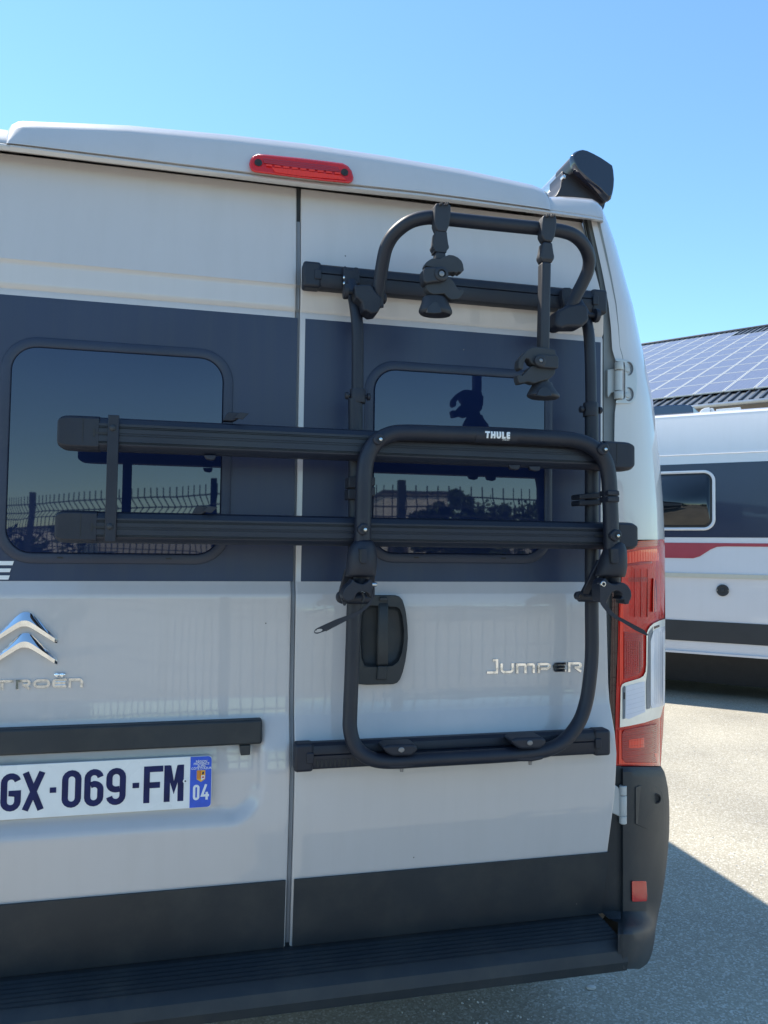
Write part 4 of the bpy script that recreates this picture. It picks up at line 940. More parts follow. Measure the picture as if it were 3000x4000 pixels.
rh = plate('wheel_hook', h5([(545, 520), (590, 575), (640, 600), (690, 603), (740, 580), (800, 590), (850, 630), (885, 690), (892, 750), (880, 800), (862, 830), (860, 862), (800, 866), (794, 812), (740, 803), (772, 765), (765, 730), (735, 700), (690, 690), (645, 705), (610, 760), (560, 850), (490, 838), (475, 720), (478, 610), (500, 560)]), PY-.034, PY+.006, M_rackp, rack, bevel=.007, segs=4, label='right wheel hook')
for c, par in ((P(1462, 2283, PY-.015), lh), (P(2352, 2281, PY-.03), rh)):
    mb = MB()
    if par is lh: mb.lathe(c, [(.0048, -.012), (.0048, .004), (.0036, .0055)], axis='x', seg=16)
    else: mb.lathe(c, [(.0068, .012), (.0068, -.006), (.0055, -.0072), (.0034, -.0072), (.0030, -.004)], axis='y', seg=18)
    obj('hook_bolt', mb, M_steel, par)
# clevis arms back to the frame tube
def arm(pa, pb, ya, yb_, w, nm='joint_arm'):
    mb = MB(); a, b = P(*pa, ya), P(*pb, yb_); d = (b-a).normalized(); s = Vector((0, 1, 0)); n_ = d.cross(s).normalized()*w
    rr_ = []
    for p, k in ((a, 1.0), (a.lerp(b, .5), 1.0), (b, 1.05)):
        rr_.append([p+n_*k, p+n_*k+Vector((0, .012, 0)), p-n_*k+Vector((0, .012, 0)), p-n_*k])
    mb.loft(rr_, True, True); return obj(nm, mb, M_rackp, rack, bevel=.002)
arm((1368, 2225), (1340, 2335), -.150, -.118, .011); arm((1452, 2225), (1450, 2335), -.150, -.118, .008)
arm((2352, 2190), (2282, 2330), -.150, -.118, .0085); arm((2372, 2230), (2318, 2345), -.150, -.118, .0085)
mb = MB(); mb.tube([P(2262, 2330, -.11), P(2360, 2332, -.11)], .0125, 20); po = obj('pivot_bar', mb, M_rackp, rack)
c = P(2264, 2328, -.124); mb = MB(); mb.lathe(c, [(.010, .01), (.010, -.001), (.0045, -.002), (.004, -.003)], axis='y', seg=18); obj('pivot_cap', mb, M_rackp, po)
mb = MB(); mb.lathe(c+Vector((0, -.003, 0)), [(.0035, .001), (.0035, -.0006)], axis='y', seg=12); obj('pivot_screw', mb, M_steel, po)
mb = MB(); mb.tube([P(1332, 2336, -.11), P(1440, 2338, -.11)], .0125, 20); po = obj('pivot_bar', mb, M_rackp, rack)
mb = MB(); mb.lathe(P(1329, 2333, -.118), [(.012, .01), (.0125, -.004), (.009, -.007)], axis='y', seg=18, sx=.7); obj('pivot_cap', mb, M_rackp, po)
plate('hook_tongue', h4([(590, 590), (612, 588), (625, 640), (612, 700), (600, 708), (592, 690), (605, 640)]), PY-.02, PY-.01, M_rackg, lh, bevel=.001)
plate('hook_tongue', h4([(372, 650), (400, 690), (430, 700), (415, 735), (398, 736), (380, 690)]), PY-.02, PY-.01, M_rackp, lh, bevel=.001)
# ratchet straps
def strap(outer, holes, ya, yb_, tr, nm, lab):
    mb = MB(); f = [P(*tr([p])[0], ya) for p in outer]; hs = [[P(*tr([p])[0], ya) for p in h] for h in holes]
    mb.holed(f, hs, (0, .0028, 0)); return obj(nm, mb, M_rackp, rack, bevel=0, smooth=False, label=lab)
teeth = []
for k in range(18):
    t = k/17; x = 425-215*t; y = 893+112*t; teeth += [(x, y), (x-3, y+11)]
strap([(712, 560), (700, 640), (675, 690), (640, 728), (600, 762), (560, 790), (500, 818), (430, 842), (300, 890), (200, 935), (130, 968), (95, 988), (76, 1010), (78, 1030), (92, 1038), (115, 1038), (160, 1022), (200, 1008)]+teeth[::-1]+[(450, 885), (520, 850), (580, 815), (640, 768), (690, 718), (712, 670), (716, 600)], [[(120+45*cos(a)*.95+4, 1006+19*sin(a)-8*cos(a)) for a in [2*pi*k/14 for k in range(14)]]], PY-.036, 0, h4, 'ratchet_strap', 'left toothed ratchet strap hanging over the door')
teeth = []
for k in range(16):
    t = k/15; x = 745+300*t; y = 1043+160*t; teeth += [(x, y), (x+6, y-7)]
strap([(478, 640), (480, 830), (500, 872), (530, 915), (575, 968), (630, 1020), (690, 1058), (760, 1092), (860, 1150), (940, 1202), (1020, 1242), (1085, 1270), (1105, 1262), (1075, 1232)]+teeth[::-1]+[(700, 1015), (640, 962), (590, 900), (560, 850), (542, 790), (540, 640)], [], PY-.040, 0, h5, 'ratchet_strap', 'right toothed ratchet strap hanging before the tail light')

# clamps of the lower frame on the lower bar
for cx, cy in ((1568, 2929), (2070, 2902)):
    f = [(cx-74, cy-8), (cx-50, cy-18), (cx+46, cy-22), (cx+66, cy-12), (cx+62, cy+8), (cx+40, cy+24), (cx-36, cy+26), (cx-58, cy+12)]
    c_ = plate('frame_clamp', f, -.132, -.080, M_rackp, rack, bevel=.006, segs=3)
    c = P(cx, cy, -.133); mb = MB(); mb.lathe(c, [(.0058, .003), (.0058, -.001), (.0045, -.002)], axis='y', seg=20, sx=1.15); obj('clamp_bolt', mb, M_bolt, c_)
    f = [(cx-64, cy+60), (cx-40, cy+54), (cx+44, cy+50), (cx+62, cy+54), (cx+50, cy+66), (cx+10, cy+74), (cx-30, cy+74), (cx-54, cy+70)]
    plate('lower_clamp_half', f, -.125, -.085, M_rackp, c_, bevel=.005)
    mb = MB(); c = P(cx+1, cy+78, -.105); mb.lathe(c, [(.004, -.004), (.0045, .004)], seg=12); obj('clamp_bolt_end', mb, M_bolt, c_)

# bike holding arms ----------------------------------------------------------
K2 = .2169; K3 = .3438
c2 = lambda pts: crop(K2, 1650, 780, pts)
c3 = lambda pts: crop(K3, 1990, 820, pts)
def flatlathe(nm, tr, prof, yc, m, parent, sy=1.0, seg=28, bevel=0):   # prof: (xl, xr, row)
    mb = MB(); rings = []
    for xl, xr, yy in prof:
        (ax, ay), (bx, by) = tr([(xl, yy)])[0], tr([(xr, yy)])[0]; a, b = P(ax, ay, yc), P(bx, by, yc); c = (a+b)/2; r = (b.x-a.x)/2
        rings.append([Vector((c.x+r*cos(2*pi*k/seg), yc+r*sy*sin(2*pi*k/seg), c.z)) for k in range(seg)])
    mb.loft(rings, True, True); return obj(nm, mb, m, parent, ang=40)
def box_loft(nm, tr, prof, yc, dp, m, parent, bevel=.003):
    mb = MB(); rings = []
    for xl, xr, yy in prof:
        (ax, ay), (bx, by) = tr([(xl, yy)])[0], tr([(xr, yy)])[0]; a, b = P(ax, ay, yc-dp), P(bx, by, yc-dp); z = (a.z+b.z)/2
        rings.append([Vector((a.x, yc-dp, z)), Vector((b.x, yc-dp, z)), Vector((b.x, yc+dp, z)), Vector((a.x, yc+dp, z))])
    mb.loft(rings, True, True); return obj(nm, mb, m, parent, bevel=bevel, segs=3, ang=50)
AY = -.207
# left arm
hb = box_loft('arm_bracket', c2, [(257, 510, 70), (232, 515, 110), (230, 515, 220), (222, 490, 440), (242, 462, 500), (277, 438, 572)], AY-.001, .013, M_arm, rack, .004)
for k in range(4):
    x = [318, 345, 412, 448][k]; mb = MB(); p = P(*c2([(x, 78)])[0], AY-.020); mb.box((p.x, p.y-.003, p.z-.001), (p.x+.0022, p.y+.012, p.z+.0035)); obj('bracket_rib', mb, M_arm, hb, bevel=.0005)
box_loft('arm_ferrule', c2, [(247, 442, 574), (232, 447, 640), (214, 466, 780), (192, 480, 830), (194, 478, 858), (224, 440, 905), (222, 436, 935), (238, 430, 942)], AY-.001, .013, M_arm, hb, .004)
arm1 = box_loft('arm_rod', c2, [(247, 428, 930), (247, 428, 1090)], AY-.001, .013, M_arm, rack, .005)
plate('upper_jaw', c2([(55, 1165), (75, 1120), (130, 1080), (190, 1050), (260, 1062), (330, 1058), (400, 1020), (480, 990), (560, 998), (640, 1035), (705, 1095), (735, 1160), (752, 1270), (715, 1290), (692, 1310), (655, 1292), (612, 1320), (570, 1300), (430, 1312), (300, 1240), (60, 1192)]), AY-.030, AY-.004, M_rackg, arm1, bevel=.008, segs=4)
plate('hinge_block', c2([(15, 1270), (35, 1225), (75, 1205), (260, 1205), (340, 1200), (395, 1240), (425, 1320), (415, 1420), (370, 1465), (330, 1475), (200, 1480), (70, 1512), (25, 1460)]), AY-.037, AY-.004, M_arm, arm1, bevel=.007, segs=4)
mb = MB(); c = P(*c2([(345, 1336)])[0], AY-.038); mb.lathe(c, [(.0155, .006), (.015, -.001), (.012, -.003), (.0088, -.003), (.0085, .001)], axis='y', seg=24, cap=False); obj('jaw_boss', mb, M_arm, arm1)
mb = MB(); mb.lathe(c, [(.0058, .004), (.0058, -.002), (.003, -.003)], axis='y', seg=16); obj('jaw_bolt', mb, M_bolt, arm1)
plate('lower_jaw', c2([(430, 1385), (500, 1402), (560, 1465), (600, 1540), (640, 1600), (680, 1642), (700, 1620), (725, 1606), (742, 1630), (738, 1685), (700, 1745), (650, 1790), (520, 1800), (440, 1740), (400, 1690), (200, 1705), (120, 1660), (75, 1600), (60, 1540), (120, 1490), (330, 1470)]), AY-.027, AY-.003, M_rackg, arm1, bevel=.008, segs=4)
kn = flatlathe('clamp_knob', c2, [(165, 395, 1700), (160, 398, 1745), (20, 440, 1768), (0, 462, 1800), (-18, 480, 1880), (-48, 515, 1960), (-62, 530, 2010), (-60, 528, 2040), (-30, 500, 2075), (60, 420, 2085)], AY-.006, M_arm, arm1, .75)
# right arm
hb2 = box_loft('arm_bracket', c3, [(396, 532, 60), (379, 540, 90), (374, 540, 170), (366, 520, 290), (389, 500, 330), (409, 492, 358)], AY-.001, .013, M_arm, rack, .004)
for k in range(4):
    x = [425, 443, 484, 505][k]; mb = MB(); p = P(*c3([(x, 66)])[0], AY-.020); mb.box((p.x, p.y-.003, p.z-.001), (p.x+.0022, p.y+.012, p.z+.0035)); obj('bracket_rib', mb, M_arm, hb2, bevel=.0005)
box_loft('arm_ferrule', c3, [(389, 492, 362), (379, 497, 410), (366, 508, 480), (354, 516, 520), (356, 514, 545), (372, 496, 572), (374, 494, 592)], AY-.001, .013, M_arm, hb2, .004)
arm2 = box_loft('arm_rod', c3, [(374, 480, 585), (372, 474, 900), (362, 466, 1300), (356, 462, 1620)], AY-.001, .013, M_arm, rack, .005)
plate('upper_jaw', c3([(105, 1760), (112, 1700), (150, 1650), (200, 1595), (260, 1560), (310, 1553), (500, 1580), (525, 1592), (530, 1640), (550, 1655), (545, 1740), (420, 1790), (330, 1780), (250, 1740), (222, 1690), (190, 1688), (165, 1740), (160, 1800), (140, 1812), (110, 1795)]), AY-.030, AY-.004, M_rackg, arm2, bevel=.007, segs=4)
plate('hinge_block', c3([(330, 1660), (380, 1640), (540, 1650), (562, 1670), (560, 1790), (540, 1802), (420, 1792), (340, 1785), (318, 1740), (316, 1690)]), AY-.037, AY-.004, M_arm, arm2, bevel=.006, segs=4)
c = P(*c3([(353, 1712)])[0], AY-.038); mb = MB(); mb.lathe(c, [(.0135, .006), (.013, -.001), (.010, -.003), (.0055, -.003), (.005, .001)], axis='y', seg=24, cap=False); obj('jaw_boss', mb, M_arm, arm2)
mb = MB(); mb.lathe(c, [(.0042, .004), (.0042, -.003), (.002, -.004)], axis='y', seg=14); obj('jaw_bolt', mb, M_bolt, arm2)
plate('lower_jaw', c3([(90, 1875), (110, 1866), (150, 1880), (190, 1840), (230, 1790), (270, 1765), (340, 1788), (420, 1795), (515, 1795), (525, 1840), (500, 1880), (450, 1922), (380, 1940), (280, 1972), (215, 1950), (160, 1965), (112, 1970), (96, 1920)]), AY-.027, AY-.003, M_rackg, arm2, bevel=.007, segs=4)
kn2 = flatlathe('clamp_knob', c3, [(345, 445, 1925), (345, 447, 1955), (268, 478, 1966), (258, 488, 2000), (232, 520, 2050), (208, 556, 2095), (204, 562, 2115), (215, 556, 2130), (245, 530, 2145)], AY-.006, M_arm, arm2, .75)
# ribbed thumb pads on both knobs
def pad(tr, pts, yk, par):
    mb = MB(); f = [P(*tr([p])[0], yk(p[1])) for p in pts]; mb.prism(f, [p+Vector((0, .008, 0)) for p in f]); o = obj('thumb_pad', mb, M_rackg, par, bevel=.0008)
pad(c2, [(80, 2030), (95, 1970), (140, 1900), (190, 1850), (235, 1838), (280, 1860), (320, 1930), (348, 2030), (210, 2045)], lambda r: lerp([1838, 2040], [AY-.0420, AY-.0490], r), kn)
pad(c3, [(316, 2105), (325, 2070), (350, 2030), (385, 2008), (415, 2008), (450, 2040), (475, 2075), (482, 2108), (400, 2118)], lambda r: lerp([2005, 2115], [AY-.0380, AY-.0490], r), kn2)

# ================================================================== AWNING
awn = thing('roof_awning', (1.1, .3, 2.4), 'black and silver awning case clamped along the roof edge at the right corner', 'awning')
KA = .3014
ap = crop(KA, 2000, 500, [(775, 385), (782, 345), (805, 315), (845, 288), (900, 274), (960, 288), (1050, 330), (1150, 385), (1240, 445), (1303, 490), (1318, 560), (1328, 680), (1322, 780), (1308, 860), (1292, 915), (1270, 930), (1245, 925), (1225, 905), (1120, 800), (980, 690), (870, 590), (820, 540), (790, 470)])
ya = .22
f = [P(x, y, ya) for x, y in ap]; cen = sum(f, Vector())/len(f)
def sc_(k, y): return [Vector((cen.x+(p.x-cen.x)*k, y, cen.z+(p.z-cen.z)*k)) for p in f]
mb = MB(); mb.loft([sc_(.93, ya-.006), sc_(1.0, ya+.004), sc_(1.0, ya+.018)], True, True); obj('end_cap', mb, M_awn, awn, bevel=.003, segs=3, ang=30)
mb = MB(); mb.loft([sc_(.975, ya+.018), sc_(.975, ya+.11)], True, True); obj('end_section', mb, M_awnu, awn, ang=40)
mb = MB(); mb.loft([sc_(.95, ya+.11), sc_(.95, 4.4)], True, True); obj('awning_case', mb, M_alu, awn, ang=40)
mb = MB(); mb.box((.93, .75, 2.28), (1.17, 4.4, 2.56)); obj('sun_gap_filler', mb, M_awnu, awn, bevel=.02, segs=2)  # added unseen block, stops sun leaking between awning and roof
un = crop(KA, 2000, 500, [(655, 545), (690, 575), (750, 600), (830, 560), (990, 690), (1120, 800), (1225, 905), (1240, 925), (1180, 990), (1150, 1000), (1100, 965), (1010, 925), (800, 905), (560, 885), (590, 850), (635, 760), (640, 690), (655, 660)])
f2 = [P(x, y, ya+.03) for x, y in un]; mb = MB(); mb.prism(f2, [p+Vector((0, .09, 0)) for p in f2]); obj('mounting_shoe', mb, M_awnu, awn, bevel=.004, segs=2, ang=50)
f2 = [P(x, y, ya+.05) for x, y in crop(KA, 2000, 500, [(1205, 950), (1212, 960), (1200, 1020), (1180, 1062), (1140, 1005), (1100, 960)])]; mb = MB(); mb.prism(f2, [p+Vector((0, .06, 0)) for p in f2]); obj('mounting_foot', mb, M_awn, awn, bevel=.004)
mb = MB(); mb.lathe(P(2202, 692, ya+.02), [(.006, .01), (.006, -.004), (.004, -.006)], axis='y', seg=16); obj('shoe_bolt', mb, M_steel, awn)
mb = MB(); b0 = P(2140, 745, ya+.14); mb.prism([P(x, y, ya+.13) for x, y in crop(KA, 2000, 500, [(470, 840), (600, 660), (650, 690), (630, 780), (560, 880), (500, 885)])], [P(x, y, ya+.13)+Vector((0, .5, 0)) for x, y in crop(KA, 2000, 500, [(470, 840), (600, 660), (650, 690), (630, 780), (560, 880), (500, 885)])]); obj('case_underside', mb, M_alu, awn, bevel=.002)

# ================================================================== SECOND CAMPER VAN
A2 = Vector((4.594, 5.216, .42)); h2 = Vector((-.74606, .66588, 0)); n2 = Vector((.66588, .74606, 0))
def W2(s, d, z): return EYE+(Vector((A2.x, A2.y, 0))+h2*s+n2*d+Vector((0, 0, z))-EYE)*.971
_b = W2(-1.4, 1, 0); _b.z = 0
van2 = thing('camper_van', tuple(_b), 'white camper van with dark window band and red stripe parked side-on at the right', 'camper van')
body = [(.02, .42), (0, .44), (0, .54), (0, .752), (-.001, 1.06), (0, 1.175), (-.006, 1.20), (0, 1.23), (.004, 1.59), (.03, 2.33), (.036, 2.418), (.030, 2.425), (.045, 2.43), (.09, 2.79), (.095, 2.80), (.10, 2.835), (.125, 2.86), (.3, 2.90), (1.0, 2.95), (1.7, 2.9), (1.92, 2.8), (2.0, 2.3), (2.03, 1.2), (2.03, .42)]
mb = MB(); mb.loft([[W2(s, d, z) for d, z in body] for s in (1.7, .8, 0, -1, -2.5, -4.0)], True, True); v2b = obj('body_shell', mb, M_paint2, van2, ang=25)
mb = MB(); mb.loft([[W2(s, d, z) for d, z in ((.3, .10), (1.8, .10), (1.85, .43), (.2, .43))] for s in (1.5, -3.9)], True, True); obj('lowered_underbody', mb, M_gap, van2)  # chassis block, hung extra low to hide the sunlit ground beyond
nose = [(.2, .4), (.06, .5), (.04, 1.1), (.12, 1.5), (.35, 1.9), (1.0, 2.0), (1.65, 1.9), (1.9, 1.5), (1.97, 1.1), (1.95, .5), (1.8, .4)]
mb = MB(); mb.loft([[W2(s, 1+(d-1)*k, .4+(z-.4)*kz) for d, z in nose] for s, k, kz in ((-3.98, 1, 1.25), (-4.5, .97, .8), (-5.0, .9, .55), (-5.2, .7, .4))], True, True); obj('bonnet', mb, M_paint2, van2)
M_band2 = mat('dark_band', (.018, .023, .055), .25, noise=.2, nscale=2, coat=.4)
M_red2 = mat('red_stripe', (.42, .055, .075), .4, noise=.12, nscale=6, coat=.3)
M_clad2 = mat('dark_sill_trim', (.035, .038, .042), .55, noise=.2, nscale=4)
M_cream = mat('beige_pinstripe', (.60, .56, .46), .4, noise=.05)
def dside(z): return lerp([.42, .54, .752, 1.06, 1.175, 1.2, 1.23, 1.59, 2.33, 2.42], [.0, 0, 0, -.001, 0, -.006, 0, .004, .03, .036], z)
def strip2(name, pts, m, out=.0025, par=None):
    mb = MB(); f = [W2(s, dside(z)-out, z) for s, z in pts]; mb.prism(f, [p+n2*(out+.01) for p in f]); return obj(name, mb, m, par or van2, smooth=False)
strip2('window_band', [(1.6, 1.585), (-3.7, 1.585), (-3.7, 2.33), (1.6, 2.33)], M_band2)
strip2('red_stripe', [(1.6, 1.375), (-.27, 1.375), (-.33, 1.395), (-.43, 1.465), (-.49, 1.492), (-.56, 1.498), (-3.9, 1.498), (-3.9, 1.53), (1.6, 1.53)], M_red2, .0045)
strip2('sill_trim', [(1.6, .545), (-3.2, .555), (-3.2, .752), (1.6, .752)], M_clad2, .008)
strip2('pinstripe', [(1.6, 1.182), (-3.2, 1.182), (-3.2, 1.225), (1.6, 1.225)], M_cream, .010)
strip2('sill_gutter', [(1.6, .425), (-3.2, .425), (-3.2, .445), (1.6, .445)], M_paint2, .02)
# window with white frame
def w2ring(ins, out, x0=.42, x1=-.478, z0=1.655, z1=2.262, r=.11): return [W2(s, dside(z)-out, z) for s, z in [(-a, b) for a, b in rrect(-x0+ins, z0+ins, -x1-ins, z1-ins, r-ins)]]
mb = MB(); mb.loft([w2ring(0, 0), w2ring(0, .014), w2ring(.006, .018), w2ring(.024, .018), w2ring(.030, .012), w2ring(.031, .0)], True, False); wf = obj('window_frame', mb, M_paint2, van2, ang=60)
mb = MB(); rg = w2ring(.048, .020); mb.loft([w2ring(.030, .006), w2ring(.032, .012), rg], True, False); mb.f.append(tuple(range(2*len(rg), 3*len(rg)))); obj('window_seal', mb, M_gap, wf)
M_pane2 = mat('dark_side_glass', (.006, .009, .014), .03, ior=1.6, noise=.2)
mb = MB(); rg = w2ring(.050, .021); mb.add(rg, [tuple(range(len(rg)))]); obj('window_pane', mb, M_pane2, wf, solid=.002)
# round service flap
c = W2(-.540, -.004, 1.065); mb = MB(); rr_ = []
for r, o_ in ((.056, 0), (.056, .010), (.050, .016), (.040, .016), (.036, .012), (.020, .012), (.016, .020), (.004, .021)):
    rr_.append([c-n2*o_+h2*(r*cos(2*pi*k/28))+Vector((0, 0, r*sin(2*pi*k/28))) for k in range(28)])
mb.loft(rr_, True, True); fl2 = obj('service_flap', mb, M_clad2, van2, label='round dark vent cover')
for k in (-.048, .048):
    cc = c+h2*k-n2*.015; mb = MB(); mb.lathe(cc, [(.004, .004), (.004, -.003)], axis='y', seg=10); obj('flap_screw', mb, M_steel, fl2)
# roof fittings
def roofbox(name, pts, d0, d1, m, bev, par=None):
    f = [PP(x, y, n2, W2(0, d0, 0)) for x, y in pts]; mb = MB(); mb.prism(f, [p+n2*(d1-d0) for p in f]); return obj(name, mb, m, par or van2, bevel=bev, segs=3, ang=50)
S6 = .3134
s6 = lambda pts: crop(S6, 2480, 1240, pts)
M_dome = mat('roof_light_blue_black', (.018, .034, .085), .12, coat=.8, noise=.15, nscale=3)
roofbox('roof_light', s6([(-120, 1240), (-120, 1120), (235, 1112), (420, 1092), (600, 1086), (695, 1092), (718, 1120), (730, 1190), (725, 1240)]), .32, .75, M_dome, .01)
roofbox('roof_light_end', s6([(716, 1110), (740, 1125), (792, 1178), (800, 1230), (726, 1230)]), .33, .72, M_alu, .004)
roofbox('satellite_dome', s6([(800, 1230), (806, 1178), (830, 1150), (870, 1128), (925, 1120), (938, 1128), (940, 1230)]), .34, .6, M_paint2, .006)
roofbox('satellite_base', s6([(942, 1230), (944, 1128), (975, 1130), (985, 1145), (990, 1230)]), .36, .55, M_paint2, .004)
roofbox('roof_rail', s6([(1012, 1162), (1015, 1143), (1312, 1117), (1320, 1122), (1320, 1240), (1012, 1240)]), .38, .46, M_paint2, .003)
for s in (.95, -3.35):
    for d in (.13, 1.87):
        cc = W2(s, d, .345); cc.z = .345; wm = MB(); rr_ = []
        for r, o_ in ((.20, -.10), (.31, -.11), (.345, -.08), (.345, .08), (.31, .11), (.20, .10)):
            rr_.append([cc+n2*o_+h2*(r*cos(2*pi*k/32))+Vector((0, 0, r*sin(2*pi*k/32))) for k in range(32)])
        wm.loft(rr_, True, True); wo_ = obj('wheel', wm, M_tyre, van2)
        rm = MB(); rm.loft([[cc+n2*o_+h2*(r*cos(2*pi*k/32))+Vector((0, 0, r*sin(2*pi*k/32))) for k in range(32)] for r, o_ in ((.2, -.104), (.19, -.11), (.1, -.07), (.04, -.09))], True, True); obj('rim', rm, M_rim, wo_)

# ================================================================== BUILDING WITH SOLAR ROOF
hv = ray(-2400, 2080); hv.z = 0; hv.normalize()
wv_ = ray(3810, 789).normalized(); wv_ = (wv_-hv*hv.dot(wv_)).normalized(); nr = hv.cross(wv_).normalized()
if nr.z < 0: nr = -nr
v = ray(2552, 1571); E0 = EYE+v*((6.2-EYE.z)/v.z); KS = (6.2-1.45)/(4.2-1.45)
def RP(s, t, o=0.0): return E0+hv*s+wv_*t+nr*o
bld = thing('building', tuple(Vector((RP(-2, 6).x, RP(-2, 6).y, 0))), 'building with dark ribbed metal roof covered in solar panels beyond the white camper van', 'building')
M_roof = mat('dark_metal_roof', (.15, .16, .175), .45, noise=.25, nscale=3, rnoise=.08)
M_rib = mat('roof_rib_dark', (.045, .055, .075), .45, noise=.2)
M_wall = mat('building_wall', (.30, .28, .26), .8, noise=.2, nscale=1.5)
def solar_mat():
    m = mat('solar_cell_glass', (.16, .165, .24), .4, coat=.5, coatr=.3, noise=.2, nscale=1.3)
    t = m.node_tree; b = t.nodes['Principled BSDF']; tc = t.nodes.new('ShaderNodeTexCoord')
    mp = t.nodes.new('ShaderNodeMapping'); br = t.nodes.new('ShaderNodeTexBrick'); br.offset = 0
    br.inputs['Scale'].default_value = 1; br.inputs['Brick Width'].default_value = .14; br.inputs['Row Height'].default_value = .15; br.inputs['Mortar Size'].default_value = .004
    br.inputs['Color1'].default_value = (.115, .115, .17, 1); br.inputs['Color2'].default_value = (.14, .135, .19, 1); br.inputs['Mortar'].default_value = (.24, .24, .28, 1)
    t.links.new(tc.outputs['Object'], br.inputs['Vector']); t.links.new(br.outputs[0], b.inputs['Base Color']); return m
M_sol = solar_mat(); M_solf = mat('panel_frame_aluminium', (.62, .62, .60), .4, metal=.3, noise=.05)
pw, pl_ = .508*KS, 1.092*KS
S0, S1, TT = -9*pw, 17*pw, 11.78*KS
mb = MB(); mb.add([RP(S0, -.80*KS), RP(S1, -.80*KS), RP(S1, TT), RP(S0, TT), RP(S0, -.80*KS, -.12), RP(S1, -.80*KS, -.12), RP(S1, TT, -.12), RP(S0, TT, -.12)], [(0, 1, 2, 3), (7, 6, 5, 4), (0, 4, 5, 1), (1, 5, 6, 2), (2, 6, 7, 3), (3, 7, 4, 0)])
rf_ = obj('roof', mb, M_roof, bld, smooth=False)
# far slope of the roof
rb = [RP(S0, TT), RP(S1, TT)]; dn = Vector((wv_.x, wv_.y, -wv_.z))
mb = MB(); mb.add([rb[0], rb[1], rb[1]+dn*TT, rb[0]+dn*TT], [(0, 1, 2, 3)]); obj('roof_far_slope', mb, M_roof, bld, solid=.1)
fl_ = lambda p, z=0: Vector((p.x, p.y, z)); e0 = RP(S0, -.5); e1 = RP(S1, -.5); wn = Vector((wv_.x, wv_.y, 0)).normalized()
mb = MB(); q = [fl_(e0), fl_(e1), fl_(e1)+wn*2*TT*.93, fl_(e0)+wn*2*TT*.93]; zt3 = e0.z-.25
mb.add(q+[Vector((p.x, p.y, zt3)) for p in q], [(0, 1, 5, 4), (1, 2, 6, 5), (2, 3, 7, 6), (3, 0, 4, 7), (4, 5, 6, 7)]); obj('wall', mb, M_wall, bld, smooth=False)
mb = MB(); a, b = RP(S0, -.88*KS, -.02), RP(S1, -.88*KS, -.02); mb.tube([a, b], .06, 10); obj('gutter', mb, M_alu, bld)
mb = MB(); a, b = RP(S0, TT, .05), RP(S1, TT, .05); mb.tube([a, b], .09, 8); obj('ridge_cap', mb, M_rib, bld)
# ribs
ribm = MB(); ribm.box((-.028, 0, 0), (.028, TT+.8*KS, .055)); me = None
Mr = Matrix((hv, wv_, nr)).transposed().to_4x4()
def place_local(name, mesh, M4, parent):
    o = bpy.data.objects.new(name, mesh); col.objects.link(o); o.parent = parent
    o.matrix_local = Matrix.Translation(-WL[parent.name]) @ M4; return o
def rawmesh(name, mb, mats, midx=None):
    me = bpy.data.meshes.new(name); me.from_pydata([tuple(v) for v in mb.v], [], mb.f)
    for m in mats: me.materials.append(m)
    if midx:
        for p, i in zip(me.polygons, midx): p.material_index = i
    me.update(); return me
rme = rawmesh('roof_rib', ribm, [M_rib]); k = 0; s = S0+.1
while s < S1:
    Mx = Mr.copy(); Mx.translation = RP(s, -.80*KS, .001); place_local('roof_rib', rme, Mx, bld); s += .27*KS/1.0*.98*.6
# panels: frame + cells in one panel mesh (cells recessed)
pm = MB(); idx = []
g_ = .03; th = .04
pm.box((g_/2, g_/2, 0), (pw-g_/2, pl_-g_/2, th)); idx += [0]*6
pmf = MB()
fr_o = [(g_/2, g_/2), (pw-g_/2, g_/2), (pw-g_/2, pl_-g_/2), (g_/2, pl_-g_/2)]; b_ = .032
fr_i = [(g_/2+b_, g_/2+b_), (pw-g_/2-b_, g_/2+b_), (pw-g_/2-b_, pl_-g_/2-b_), (g_/2+b_, pl_-g_/2-b_)]
pm = MB(); vs = [(x, y, th) for x, y in fr_o]+[(x, y, th) for x, y in fr_i]+[(x, y, th-.006) for x, y in fr_i]+[(x, y, 0) for x, y in fr_o]
fcs = []; idx = []
for i in range(4):
    j = (i+1) % 4; fcs += [(i, j, 4+j, 4+i), (4+i, 4+j, 8+j, 8+i), (12+i, 12+j, j, i)]; idx += [0, 0, 0]
fcs.append((8, 9, 10, 11)); idx.append(1)
pm.add(vs, fcs); pme = rawmesh('solar_panel', pm, [M_solf, M_sol], idx)
for r in range(10):
    for c_ in range(-7, 16):
        if r == 9 and c_ < 2: continue
        s = -.21*KS-pw*.0+c_*pw; t = .0+r*pl_+.0
        # keep those the photograph can show
        Mx = Mr.copy(); Mx.translation = RP(s, t, .075); place_local('solar_panel', pme, Mx, bld)

